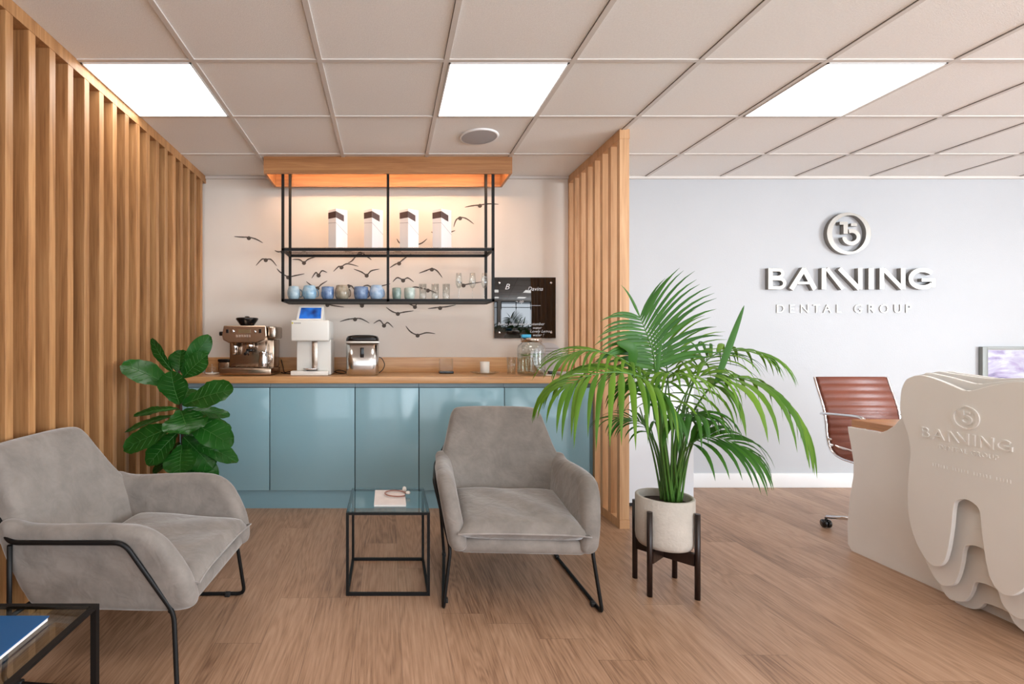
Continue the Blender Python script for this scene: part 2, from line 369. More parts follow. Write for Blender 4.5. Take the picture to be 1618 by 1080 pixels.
def tag(o, label, cat, group=None):
    o['label'] = label; o['category'] = cat
    if group: o['group'] = group
    return o
def struct(o): o['kind'] = 'structure'; return o
def dup(root, loc, rotz=None, label=None, mats=None):
    r = root.copy(); COL.objects.link(r); r.location = loc
    if rotz is not None: r.rotation_euler.z = rotz
    if label: r['label'] = label
    for ch in list(root.children):
        c = ch.copy(); COL.objects.link(c); c.parent = r
        if mats: c.data = ch.data.copy(); c.data.materials[0] = mats
        for g in list(ch.children):
            d = g.copy(); COL.objects.link(d); d.parent = c
    return r
def text_mb(txt, size, extrude, mp, shear=0, spacing=1.0, align='LEFT'):
    cu = bpy.data.curves.new('t', 'FONT'); cu.body = txt; cu.size = size; cu.extrude = extrude; cu.shear = shear; cu.space_character = spacing; cu.align_x = align; cu.resolution_u = 3
    ob = bpy.data.objects.new('t', cu); COL.objects.link(ob); bpy.context.view_layer.update()
    dg = bpy.context.evaluated_depsgraph_get(); me = bpy.data.meshes.new_from_object(ob.evaluated_get(dg))
    mb = MB(); mb.add([mp(v.co) for v in me.vertices], [tuple(p.vertices) for p in me.polygons])
    bpy.data.objects.remove(ob); bpy.data.meshes.remove(me); bpy.data.curves.remove(cu); return mb
def arc(cx, cy, rx, ry, a0, a1, n=14):
    return [(cx+rx*math.cos(math.radians(a0+(a1-a0)*k/n)), cy+ry*math.sin(math.radians(a0+(a1-a0)*k/n))) for k in range(n+1)]

# ------------------------------------------------------------------ room shell
RX = 8.6; FY = -2.6
struct(MB().box((-1.75, FY-.2, -.12), (RX+.2, BACK+.2, 0)).build('floor', M['floor']))
struct(MB().box((-1.75, FY-.2, CEIL), (RX+.2, BACK+.2, CEIL+.12)).build('ceiling', M['ceil']))
struct(MB().box((-1.75, BACK, 0), (1.455, BACK+.2, CEIL)).build('wall_back', M['wall_beige']))
struct(MB().box((1.455, BACK, 0), (RX+.2, BACK+.2, CEIL)).build('wall_back_right', M['wall_white']))
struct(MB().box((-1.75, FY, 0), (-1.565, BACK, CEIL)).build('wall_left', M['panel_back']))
# right wall with a window opening
b = MB(); b.box((RX, FY, 0), (RX+.2, -2.3, CEIL)).box((RX, 1.1, 0), (RX+.2, BACK, CEIL)).box((RX, -2.3, 0), (RX+.2, 1.1, .45)).box((RX, -2.3, 2.42), (RX+.2, 1.1, CEIL))
struct(b.build('wall_right', M['wall_plain']))
b = MB(); b.box((-1.75, FY-.2, 0), (-1.35, FY, CEIL)).box((.75, FY-.2, 0), (1.0, FY, CEIL)).box((5.8, FY-.2, 0), (RX, FY, CEIL)).box((-1.35, FY-.2, 2.4), (.75, FY, CEIL)).box((1.0, FY-.2, 2.4), (5.8, FY, CEIL)).box((-1.35, FY-.2, 0), (.75, FY, .3)).box((1.0, FY-.2, 0), (5.8, FY, .3))
struct(b.build('wall_front', M['wall_plain']))
def window(n, x0, x1, z0, z1, div):
    o = bpy.data.objects.new('window_%d' % n, None); COL.objects.link(o); o.location = (0, 0, 0); struct(o)
    b = MB(); y0, y1 = FY-.13, FY-.07
    b.box((x0, y0, z0), (x0+.06, y1, z1)).box((x1-.06, y0, z0), (x1, y1, z1)).box((x0, y0, z0), (x1, y1, z0+.06)).box((x0, y0, z1-.06), (x1, y1, z1))
    for k in range(1, div):
        x = x0+(x1-x0)*k/div; b.box((x-.03, y0, z0), (x+.03, y1, z1))
    b.box((x0, y0, 1.9), (x1, y1, 1.95))
    b.build('window_frame', M['black_metal'], o)
window(1, -1.35, .75, .3, 2.4, 2); window(2, 1.0, 5.8, .3, 2.4, 4)
b = MB(); x0, x1 = RX+.07, RX+.13
for y in (-2.3, -1.2, -.1, 1.04): b.box((x0, y, .45), (x1, y+.06, 2.42))
b.box((x0, -2.3, .45), (x1, 1.1, .51)).box((x0, -2.3, 2.36), (x1, 1.1, 2.42)); struct(b.build('window_3', M['black_metal']))
# ceiling grid: white T-bars hanging 4 mm below the tiles
b = MB(); GX0 = -.926
for k in range(-1, 16):
    x = GX0+.6018*k
    if x < RX: b.box((x-.012, FY, CEIL-.006), (x+.012, BACK, CEIL+.001))
for k in range(-8, 3):
    y = 2.4+.6*k
    if FY < y < BACK: b.box((LEFTX, y-.012, CEIL-.0055), (RX, y+.012, CEIL+.001))
struct(b.build('trim_1', M['tbar']))
b = MB()   # thin dark strips painted in as the shade line beside each long bar
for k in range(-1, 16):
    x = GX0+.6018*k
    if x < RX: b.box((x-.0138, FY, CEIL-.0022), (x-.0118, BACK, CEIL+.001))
struct(b.build('trim_shade', M['shade_line']))
b = MB().box((LEFTX, BACK-.018, CEIL-.022), (RX, BACK+.001, CEIL-.001)); struct(b.build('trim_3', M['tbar']))
# baseboard on the right back wall
b = MB().rbox((2.19, BACK-.018, 0), (RX, BACK+.002, .115), .004); struct(b.build('baseboard_back', M['skirting']))
# ceiling light panels (three in view; the room's others follow the same 3-cell rhythm)
def panel(ix, iy, label):
    x0 = GX0+.6018*ix; y0 = 2.4+.6*iy
    xa = max(x0+.014, LEFTX+.004)
    t = thing('ceiling_light_panel', label, 'ceiling light', ((x0+.3), y0+.3, CEIL-.01), 0, 'square light panels in the tile ceiling')
    L = lambda b, n, m: b.xf(lambda v: v-Vector(t.location)).build(n, m, t)
    xb = x0+.588; ya = y0+.014; yb = y0+.586
    b = MB().box((xa, ya, CEIL-.009), (xb, ya+.008, CEIL+.002)).box((xa, yb-.008, CEIL-.009), (xb, yb, CEIL+.002)).box((xa, ya, CEIL-.009), (xa+.008, yb, CEIL+.002)).box((xb-.008, ya, CEIL-.009), (xb, yb, CEIL+.002))
    L(b, 'frame', M['skirting']); L(MB().box((xa+.008, ya+.008, CEIL-.006), (xb-.008, yb-.008, CEIL+.001)), 'diffuser', M['diffuser'])
panel(-1, 0, 'lit square ceiling panel tucked against the slatted left wall')
panel(2, 0, 'lit square ceiling panel in the middle, in front of the round ceiling speaker')
panel(5, 0, 'lit square ceiling panel at the right, above the metal wall sign')
for ix, lab in ((-1, 'left'), (2, 'middle'), (5, 'right'), (8, 'far right')):
    for iy, where in ((-4, 'overhead, above the viewpoint'), (-7, 'near the front windows')):
        if ix == 8 or iy < 0: panel(ix, iy, 'lit square ceiling panel %s, %s row' % (where, lab))
# speaker
t = thing('ceiling_speaker', 'round flush speaker in a ceiling tile above the wooden bulkhead', 'speaker', (.592, 3.29, CEIL-.012))
MB().lathe([(.112, .0135), (.126, .013), (.126, .008), (.122, .002), (.114, .003)], n=48).build('rim', M['skirting'], t)
MB().lathe([(.0, .001), (.06, .0), (.114, .004)], n=48).build('grille', M['speaker'], t)

# ------------------------------------------------------------------ slatted oak wall (left) and slatted screen (right)
PITCH = .1267
t = thing('slatted_wall', 'tall oak slat cladding covering the whole left wall from floor to ceiling', 'slatted wall', (LEFTX, 2.4, 0))
b = MB(); random.seed(3)
k0 = -9
for k in range(k0, 17):
    y1 = 1.986+PITCH*k; b.box((-.094, y1-.04-2.4, .05), (0, y1-2.4, CEIL-.058))
b.build('slats', M['oak'], t, bevel=.0015)
MB().box((-.094, .80-2.4, CEIL-.058), (.001, BACK-.002-2.4, CEIL-.001)).build('top_rail', M['oak'], t)
MB().box((-.094, .80-2.4, 0.0), (.001, BACK-.002-2.4, .05)).build('bottom_rail', M['oak'], t)
t = thing('slatted_screen', 'oak slat screen standing out from back wall, right of the blue cupboards', 'partition', (1.485, 3.6, 0))
b = MB()
for k in range(1, 8):
    y0 = 3.18+PITCH*k
    b.box((-.030, y0-3.6, .055), (.031, min(y0+.04, BACK-.001)-3.6, CEIL-.06))
b.build('slats', M['oak_light'], t, bevel=.0012)
MB().box((-.030, 3.18-3.6, .055), (.031, 3.218-3.6, CEIL-.06)).build('end_post', M['oak_light'], t, bevel=.0012)
MB().box((-.031, 3.177-3.6, CEIL-.06), (.032, BACK-.001-3.6, CEIL-.001)).build('top_rail', M['oak_light'], t)
MB().box((-.031, 3.177-3.6, 0), (.032, BACK-.001-3.6, .055)).build('bottom_rail', M['oak_light'], t)

# ------------------------------------------------------------------ base cabinets, plinth, worktop
FR = 3.56
def cab(name, x0, x1, label, blue=True):
    t = thing(name, label, 'cabinet', ((x0+x1)/2, FR, .126), 0, 'gloss blue base cupboards'); h = (x1-x0)/2
    MB().box((-h+.001, .022, 0), (h-.001, .50, .726)).build('carcass', M['gap_shade_teal'], t)  # dark colour stands for the shade between the doors
    MB().rbox((-h+.003, 0, .002), (h-.003, .0205, .724), .0018).build('door', M['blue'], t)
    MB().box((-h+.001, .03, .7265), (h-.001, .045, .756)).build('handle_channel', M['channel'], t)
cab('base_cabinet', LEFTX+.002, -.832, 'gloss blue base cupboard at far left, half hidden by the fig plant')
cab('base_cabinet', -.832, -.232, 'gloss blue base cupboard under the espresso machine and white machine')
cab('base_cabinet', -.232, .218, 'narrow gloss blue base cupboard under the steel ice maker, behind glass side table')
cab('base_cabinet', .218, .819, 'gloss blue base cupboard behind the left half of the middle armchair')
cab('base_cabinet', .819, 1.42, 'gloss blue base cupboard at far right beside the slat screen')
tag(MB().box((1.421, FR+.03, .126), (1.452, FR+.05, .88)).build('filler_strip', M['blue_in']), 'narrow blue filler strip between last cupboard and slat screen', 'filler')
tag(MB().box((LEFTX+.003, FR+.012, 0), (1.452, FR+.03, .1245)).build('plinth', M['blue_in']), 'long blue plinth board running along the floor under the cupboards', 'plinth')
t = thing('worktop', 'long oak worktop with low oak upstand on the blue cupboards', 'worktop', (0, FR, .883))
MB().rbox((LEFTX+.003, -.022, 0), (1.452, BACK-.002-FR, .046), .002).build('counter', M['worktop'], t)
MB().rbox((LEFTX+.003, BACK-.024-FR, .0465), (1.452, BACK-.002-FR, .166), .002).build('upstand', M['worktop'], t)
WT = .929+.0005
# white cabinet on the other side of the screen
t = thing('base_cabinet', 'plain white base cupboard right of the slat screen, behind the palm', 'cabinet', (1.85, 3.59, 0))
MB().box((-.32, .03, 0), (.31, .49, .03)).build('plinth', M['black_matt'], t)
MB().box((-.325, .02, .03), (.318, .495, .86)).build('carcass', M['white_lac'], t)
MB().rbox((-.325, 0, .032), (.318, .019, .858), .002).build('door', M['white_lac'], t)
MB().rbox((-.328, -.005, .8605), (.322, .495, .885), .003).build('top', M['white_lac'], t)

# ------------------------------------------------------------------ bulkhead with hidden warm strip + hanging shelf
t = thing('ceiling_bulkhead', 'oak ceiling box with warm hidden light above the hanging shelf', 'bulkhead', (0, 3.81, CEIL))
zb = 2.385-CEIL; y0, y1 = 3.645-3.81, 3.975-3.81
MB().box((-.895, y0, zb), (.895, y0+.018, -.001)).build('front_board', M['oak_x'], t, bevel=.001)
MB().box((-.895, y1-.018, zb), (.895, y1, -.001)).build('back_board', M['oak_x'], t, bevel=.001)
for s in (-1, 1): MB().box((s*.886-.009, y0+.0185, zb), (s*.886+.009, y1-.0185, -.001)).build('end_board', M['oak_x'], t, bevel=.001)
MB().box((-.87, y0+.021, -.050), (.87, y0+.033, -.035)).build('light_strip', M['led'], t)

t = thing('hanging_shelf', 'black steel hanging shelf frame suspended from the oak ceiling box', 'shelf', (0, 3.81, 1.465))
W2 = .7625; YF, YB = 3.675-3.81, 3.945-3.81; hp = .0095; top = CEIL-.02-1.465
def bar(b, a, c, h=hp):
    b.box((min(a[0], c[0])-h, min(a[1], c[1])-h, min(a[2], c[2])-h), (max(a[0], c[0])+h, max(a[1], c[1])+h, max(a[2], c[2])+h))
for x in (-W2, 0, W2):
    for y in ((YF, YB) if x else (YF,)):
        b = MB(); b.box((x-hp, y-hp, 0), (x+hp, y+hp, top)); b.build('post', M['black_metal'], t)
for z in (.0095, 1.8425-1.465):
    b = MB(); bar(b, (-W2, YF, z), (W2, YF, z)); bar(b, (-W2, YB, z), (W2, YB, z)); bar(b, (-W2, YF, z), (-W2, YB, z)); bar(b, (W2, YF, z), (W2, YB, z)); b.build('shelf_frame', M['black_metal'], t)
z1 = 1.8425-1.465+hp; MB().rbox((-W2-.006, YF-.006, z1+.0003), (W2+.006, YB+.006, z1+.0065), .001).build('glass_shelf', M['shelf_glass'], t)
z0 = .019; MB().box((-W2+.01, YF+.01, .004), (W2-.01, YB-.01, z0)).build('bottom_shelf', M['black_metal'], t)
SH0 = 1.465+z0+.0004; SH1 = 1.465+z1+.0070
# boxes on the upper shelf
BOXL = ['white product carton with brown band, leftmost on the upper shelf', 'white product carton with brown band, second from left, just left of centre post',
        'white product carton with brown band, just right of the centre post', 'white product carton with brown band, rightmost on the upper shelf']
src = None
for i, px in enumerate((530, 587, 644, 696.5)):
    Yb_ = 3.765; X = (px-VX)*Yb_/F+.004
    if src is None:
        t = thing('product_carton', BOXL[0], 'box', (X, Yb_, SH1), 0, 'cartons on the upper shelf'); src = t
        c_ = math.cos; A = .62   # edge towards the viewer; left face narrow, right face wide
        e = Vector((0, 0)); L_ = Vector((-.062, .045)); R_ = Vector((.082, .052)); H_ = .305
        q = [e, R_, R_+L_, L_]
        b = MB(); b.prism([(p.x, p.y) for p in q], 0, H_, lambda v: v); b.build('carton', M['paper'], t, bevel=.0015)
        b = MB()
        def facemap(d, off): 
            n_ = Vector((d.y, -d.x)).normalized() if off > 0 else Vector((-d.y, d.x)).normalized()
            return lambda v: Vector((d.x*v.x+n_.x*.0008, d.y*v.x+n_.y*.0008, v.y))
        fR = facemap(R_, 1); fL = facemap(L_, -1)
        # strips wrap the front edge and slope down to the right
        def quad(b, f, pts): b.add([f(Vector((p[0], p[1], 0))) for p in pts], [(0, 1, 2, 3)])
        quad(b, fL, [(0, .238), (1, .238), (1, .284), (0, .286)]); quad(b, fR, [(0, .238), (.68, .215), (.68, .262), (0, .286)])
        b.build('brown_band', M['brown_band'], t, recalc=False)
        b = MB(); quad(b, fR, [(0, .198), (1, .118), (1, .121), (0, .201)]); quad(b, fL, [(0, .198), (1, .206), (1, .209), (0, .201)]); b.build('printed_line', M['grey_line'], t, recalc=False)
    else: dup(src, (X, Yb_, SH1), None, BOXL[i])
# mugs
def mug(px0, px1, y_top, m, label, handle=1, kind=0):
    Y = 3.80; s = F/Y; cx = ((px0+px1)/2-VX)/s; r = (px1-px0)/2/s; hh = (CAMZ-(y_top-VY)/s)-SH0
    t = thing('mug', label, 'mug', (cx, Y, SH0), 0, 'round pottery mugs on lower shelf')
    if kind == 0: pr = [(.48, 0), (.56, .01), (.80, .12), (.96, .32), (1, .5), (.96, .70), (.84, .88), (.78, 1.0)]
    else: pr = [(.68, 0), (.74, .01), (.93, .25), (1, .55), (.98, .85), (.97, 1.0)]
    out = [(a*r, z*hh) for a, z in pr]; inn = [(a*r-.004, max(z*hh, .008)) for a, z in reversed(pr)]
    MB().lathe([(0, 0)]+out+[(out[-1][0]-.002, hh+.0015)]+inn+[(0, .008)], n=32).build('cup', m, t)
    if handle:
        a = handle
        pts = catmull([(a*r*.9, 0, hh*.78), (a*(r+.014), 0, hh*.80), (a*(r+.026), 0, hh*.58), (a*(r+.020), 0, hh*.32), (a*r*.92, 0, hh*.26)], 5)
        ang = .75*a; MB().tube([Vector((p.x*math.cos(ang)-p.y*math.sin(ang), p.x*math.sin(ang)+p.y*math.cos(ang), p.z)) for p in pts], .0045).build('handle', m, t)
g1 = glaze('glaze_pale_blue', (150, 176, 190), (176, 196, 204)); g2 = glaze('glaze_sky', (128, 168, 196), (166, 194, 210)); g3 = glaze('glaze_denim', (84, 110, 152), (124, 148, 182))
g4 = glaze('glaze_sand', (138, 126, 108), (168, 156, 136)); g5 = glaze('glaze_slate_blue', (92, 116, 156), (130, 152, 184)); g6 = glaze('glaze_ice', (146, 174, 206), (186, 206, 226))
g7 = glaze('glaze_sage', (118, 138, 130), (150, 166, 156)); g8 = glaze('glaze_celadon', (170, 184, 174), (198, 208, 198))
mug(454, 474.4, 452.5, g1, 'pale grey-blue mug, leftmost on the lower shelf')
mug(477.8, 500.6, 451.5, g2, 'sky-blue round mug, second from left on lower shelf')
mug(508, 528, 453.5, g3, 'denim-blue mug with handle to the left, third on lower shelf', -1, 1)
mug(528.8, 552, 451, g4, 'sand-brown round mug, the only brown one on the shelf')
mug(559, 582, 453.5, g5, 'slate-blue mug between the brown mug and icy-blue mug', 1, 1)
mug(583.8, 606, 451, g6, 'icy light-blue round mug just left of shelf centre post')
mug(619.6, 634, 455, g7, 'small sage-green handleless cup right of the centre post', 0, 1)
mug(638.5, 655.6, 455, g8, 'small pale celadon handleless cup beside the clear tumblers', 0, 1)
# tumblers
TL = ['clear straight tumbler, leftmost of three on lower shelf', 'clear straight tumbler, middle of three on lower shelf', 'clear straight tumbler, rightmost of three, beside the stemmed glasses']
for i, px in enumerate((668, 687.5, 705)):
    Y = 3.80; s = F/Y; r = .029; hh = .122
    b = MB().lathe([(0, 0), (r*.86, 0), (r*.9, .004), (r, hh), (r-.002, hh+.001), (r*.84, .012), (0, .010)], n=28)
    tag(b.build('tumbler', M['glass'], loc=((px-VX)/s, Y, SH0)), TL[i], 'glass', 'clear tumblers on lower shelf')
WL = ['stemmed clear wine glass, leftmost of three on lower shelf', 'stemmed clear wine glass, middle of three on lower shelf', 'stemmed clear wine glass, rightmost, beside the shelf end post']
src = None
for i, px in enumerate((725, 746.5, 765.5)):
    Y = 3.80; s = F/Y
    if src is None:
        t = thing('wine_glass', WL[0], 'glass', ((px-VX)/s, Y, SH0), 0, 'stemmed glasses on lower shelf'); src = t
        MB().lathe([(0, 0), (.028, 0), (.028, .002), (.008, .005), (0, .006)]).build('foot', M['glass'], t)
        MB().lathe([(.004, .004), (.0028, .02), (.0028, .085), (.005, .092)], n=12).build('stem', M['glass'], t)
        MB().lathe([(0, .09), (.012, .094), (.022, .115), (.025, .135), (.022, .165), (.019, .205), (.018, .205), (.021, .165), (.024, .135), (.021, .116), (.011, .097), (0, .094)]).build('bowl', M['glass'], t)
    else: dup(src, ((px-VX)/s, Y, SH0), None, WL[i])

# ------------------------------------------------------------------ bird decals on the beige wall
BIRDS = [
 ([(370,373.5),(382,374.4),(393.3,374.8),(404.4,377.6),(415.6,383.7)], 'printed bird with straight left wing, farthest left on the beige wall'),
 ([(404.4,419.6),(413.7,409.6),(420,409.6),(428.5,410),(437.4,420.2)], 'printed bird with drooping wings left of the hanging shelf'),
 ([(434,395.5),(439.6,397.6),(447,397),(453,401),(457,405)], 'small printed wing showing left of the glass shelf end'),
 ([(437.4,424),(443.3,430),(455.4,436.8),(467.4,435),(481.3,432.2)], 'printed bird crossed by the shelf left posts, above leftmost mug'),
 ([(461.9,409.6),(473,410),(480.4,414),(487.8,409),(499.8,405.4)], 'printed bird with raised wings just under the glass shelf, left end'),
 ([(492.4,439.6),(498.9,430.4),(503.5,433.7),(509,427.6),(517,430.4)], 'small tilted printed bird above the sky-blue mug'),
 ([(483.7,444.3),(492.4,451),(501.7,454),(508,448.9),(517.4,443.3)], 'printed bird with V-raised wings right behind the sky-blue mug'),
 ([(526.7,428.9),(535,421),(539.6,421),(548.9,416.5),(566.5,420.7)], 'printed bird with long right wing above the brown mug'),
 ([(559,424.8),(571,429.4),(579.4,434),(586.9,427.6),(599.8,424.8)], 'printed bird with raised wings above the slate-blue mug'),
 ([(549.8,415),(556,412),(569,399),(581,406),(587,410.4)], 'printed bird mostly hidden behind the glass shelf, left half'),
 ([(506,473),(512,478),(517.4,480.4),(526.7,482.5),(544,485)], 'printed bird under the shelf above the white machine'),
 ([(560,474),(566,479),(572,481.5),(577,479),(584,474)], 'printed bird body just peeping below the shelf, above the steel ice maker'),
 ([(536.9,508),(548.9,504.4),(561,503),(571,503.5),(584,510.4)], 'wide printed bird right above the steel ice maker'),
 ([(590,511),(599.9,505.9),(606.8,513),(612.7,509.4),(621.6,517.4)], 'M-winged printed bird right of the ice maker top'),
 ([(540,457),(545,452),(550.7,450.7),(556,452),(560,458)], 'printed bird behind the rim and handle of the brown mug'),
 ([(572,453),(580,450.5),(588,453),(600,452),(617,448)], 'printed bird peeping between the slate-blue and icy-blue mugs'),
 ([(615.7,423),(624,417.6),(630.6,414.8),(638,409),(650,400.4)], 'steeply tilted printed bird right of the shelf centre post'),
 ([(620.4,445.4),(627.8,438.5),(637,441.7),(644.4,438.9),(654,445.4)], 'M-winged printed bird right above the two handleless cups'),
 ([(662,431.5),(672,427.8),(682.4,424.4),(690.7,427.8),(699,438.5)], 'arched printed bird above the three tumblers'),
 ([(626.9,376.9),(632,384),(645,387),(664,385),(675,376.9)], 'printed bird whose wings show either side of the third carton'),
 ([(681,366),(688,369),(697,372),(711,367),(719.4,363.9)], 'printed bird mostly hidden behind the rightmost carton'),
 ([(716.7,359),(720.4,348),(726.9,343.5),(737,345.4),(749,354)], 'arched printed bird right of the rightmost carton'),
 ([(734.3,327.4),(746,325),(758.3,323.7),(772,321.9),(788,322.6)], 'highest printed bird, crossed by the right shelf posts'),
 ([(722,445),(727.8,446),(732.4,449.6),(745,447.6),(761,445.4)], 'printed bird seen through the wine glasses'),
 ([(650,455),(657,453.3),(676,457.5),(683,460),(690,463)], 'faint printed bird behind the tumblers and celadon cup'),
 ([(610,485),(619.4,491.7),(628.7,494.4),(639.8,492.6),(653.7,490.7)], 'printed bird with raised wings below the shelf centre'),
 ([(636,474),(645,479),(655.6,483.5),(658.5,478),(662,472)], 'thick printed bird touching the underside of shelf right of centre'),
 ([(675.9,487.4),(687,486),(695.4,485.2),(705.6,484.3),(720.4,481.5)], 'flat-winged printed bird below the shelf, nearest the black board'),
 ([(640.9,514.4),(648.7,523.8),(659.8,528.6),(673.9,525.4),(688,527)], 'lowest printed bird, above the worktop right of the ice maker'),
]
sB = F/BACK
for pts, lab in BIRDS:
    c = pts[2]; q = [((p[0]-c[0])/sB, -(p[1]-c[1])/sB) for p in pts]
    mp = lambda v: Vector((v.x, -v.z-.0008, v.y))
    b = MB(); cm = catmull([Vector((a, b_)) for a, b_ in q], 6)
    b.ribbon([(p.x, p.y) for p in cm], .0125, .0012, mp, taper=lambda t_: .12+.88*math.sin(PI*min(1, max(0, t_)))**.6*(1 if abs(t_-.5) > .2 else .75))
    b.prism([(.017*math.cos(a*PI/5), -.007+.016*math.sin(a*PI/5)) for a in range(10)], 0, .0016, mp)
    tag(b.build('bird_decal', M['bird'], loc=((c[0]-VX)/sB, BACK, CAMZ-(c[1]-VY)/sB)), lab, 'wall decal', 'dark flying birds printed on the beige wall')

# ------------------------------------------------------------------ black glass board with handwriting
s = F/4.07; x0, x1 = (780.8-VX)/s, (878-VX)/s; za, zc = CAMZ-(534-VY)/s, CAMZ-(438-VY)/s
t = thing('glass_noticeboard', 'square black glass board with white handwriting on chrome standoffs', 'noticeboard', ((x0+x1)/2, 4.07, za))
hw = (x1-x0)/2; hh = zc-za
MB().rbox((-hw, -.003, 0), (hw, .003, hh), .002).build('glass_panel', M['board'], t)
for sx in (-1, 1):
    for z in (.045, hh-.045):
        MB().lathe([(0, -.012), (.008, -.012), (.009, -.010), (.009, .0195)], n=16, mp=lambda v, sx=sx, z=z: Vector((sx*(hw-.04)+v.x, v.z, z+v.y)), cap1=True).build('standoff', M['chrome'], t)
def hand(txt, px, py, size, b):
    X = (px-VX)/s-(x0+x1)/2; Z = CAMZ-(py-VY)/s-za
    m_ = text_mb(txt, size, .0002, lambda v: Vector((X+v.x, -.0036-v.z, Z+v.y)), shear=.35, spacing=1.0)
    b.add(m_.v, m_.f)
for tx_, hx_, hy_, hs_ in (('B', 797, 457, .065), ('Davina', 833, 459, .045), ('~ up', 814, 478, .035), ('Benito Juices mixed cucumber', 786, 513.5, .0305), ('water', 841, 519.5, .031), ('Lovely Lemon', 837, 525, .031), ('water !', 841, 531, .031)):
    b = MB(); hand(tx_, hx_, hy_, hs_, b); b.build('handwriting', M['chalk'], t)
for xa, xb, yy in ((808, 817, 483.5), (834, 854, 482.5)):
    b = MB(); b.ribbon([((xa-VX)/s-(x0+x1)/2, CAMZ-(yy-VY)/s-za), ((xb-VX)/s-(x0+x1)/2, CAMZ-(yy-VY)/s-za)], .0025, .0005, lambda v: Vector((v.x, -.0036-v.z, v.y))); b.build('drawn_line', M['chalk'], t)

# ------------------------------------------------------------------ wall sign
def strokes():
    """BANNING wordmark, unit cap height, each letter a list of (points, width)"""
    k = .21; h = k/2; L = []
    L.append([([(h, 0), (h, 1)], k), ([(.1, 1-h*.8), (.45, 1-h*.8)]+arc(.46, .745, .22, .175, 90, -90)+[(.12, .56)], .15), ([(.1, .5), (.5, .5)]+arc(.52, .285, .25, .21, 90, -90)+[(.12, .075)], .15)])
    L.append([([(1.08, 0), (1.70, .98)], .22), ([(1.66, .98), (2.20, 0)], .22), ([(1.38, .30), (1.95, .30)], .12)])
    L.append([([(2.52+h, 0), (2.52+h, 1)], k), ([(2.76, .98), (3.52, .02)], .17)])
    L.append([([(3.36, .98), (4.30, .02)], .2), ([(4.34, 0), (4.34, 1)], k)])
    L.append([([(4.86, 0), (4.86, 1)], .25)])
    L.append([([(5.36, 0), (5.36, 1)], k), ([(5.44, .95), (6.34, .03)], .18), ([(6.36, 0), (6.36, 1)], k)])
    L.append([(arc(7.28, .5, .56, .41, 40, 322, 26), .2), ([(7.24, .44), (7.88, .44)], .15), ([(7.79, .10), (7.79, .50)], .18)])
    return L
def emblem():
    g = []
    g.append((arc(.0, 0, .90, .90, 70, 290, 26), .19, lambda t_: .45+.75*math.sin(PI*t_)))
    g.append((arc(.0, 0, .90, .90, -75, 75, 20), .19, lambda t_: .45+.75*math.sin(PI*t_)))
    g.append(([(-.44, .47), (-.08, .47)], .14, None)); g.append(([(-.16, .52), (-.16, -.02)], .20, None)); g.append(([(.08, .40), (.36, .40)], .13, None))
    g.append(([(-.02, .10), (.12, .12)]+arc(.10, -.17, .33, .29, 85, -180, 22), .18, None))
    return g
def sgn(px, py): return ((px-VX)/sB, CAMZ-(py-VY)/sB)
X0, Z0 = sgn(1209, 457.5); U = 33.2/sB
t = thing('wall_sign', 'raised metal BANNING DENTAL GROUP sign with round emblem on the white wall', 'sign', (X0+4*U, BACK, Z0))
D = .034
for lt in strokes():
    b = MB()
    for q_, (pts, wd) in enumerate(lt):
        b.ribbon([(p[0]*U-4*U, p[1]*U) for p in pts], wd*U, D+.0004*q_, lambda v: Vector((v.x, -v.z-.0005, v.y)))
    b.build('letter', M['sign_steel'], t)
b = MB(); ex, ez = sgn(1335.5, 370); R = 34/sB
for q_, (pts, wd, tp) in enumerate(emblem()):
    b.ribbon([(ex-X0-4*U+p[0]*R, ez-Z0+p[1]*R) for p in pts], wd*R*(1.0), D+.0004*q_, lambda v: Vector((v.x, -v.z-.0005, v.y)), taper=tp)
b.build('emblem', M['sign_steel'], t)
tx, tz = sgn(1225, 494)
wd = (1442-1225)/sB
cx_ = 0
for i, ch in enumerate('DENTAL GROUP'):
    if ch == ' ': continue
    fx = [0, .095, .175, .27, .345, .435, None, .565, .665, .75, .855, .94][i]
    m_ = text_mb(ch, .098, .003, lambda v: Vector((tx-X0-4*U+fx*wd+v.x, -v.z-.0035, tz-Z0+v.y)))
    m_.build('small_letter', M['sign_steel'], t)

# ------------------------------------------------------------------ picture on the right
t = thing('framed_picture', 'silver-framed lilac and white print on white wall, right edge', 'picture', (5.15, BACK, .56))
xl = (1550.5-VX)/sB*.995-5.15; zt = CAMZ-(547.5-VY)/sB-.56; xr = .36
b = MB().rbox((xl, -.03, 0), (xl+.045, -.001, zt), .002).rbox((xr-.045, -.03, 0), (xr, -.001, zt), .002).rbox((xl+.04, -.03, zt-.022), (xr-.04, -.001, zt), .002).rbox((xl+.04, -.03, 0), (xr-.04, -.001, .03), .002)
b.build('frame', mat('pewter_frame', (130, 132, 128), .45, .2), t)
MB().box((xl+.045, -.012, .03), (xr-.045, -.004, zt-.022)).build('mount', M['paper'], t)
MB().box((xl+.055, -.0135, .04), (xr-.055, -.0122, zt-.028)).build('print', M['art'], t)

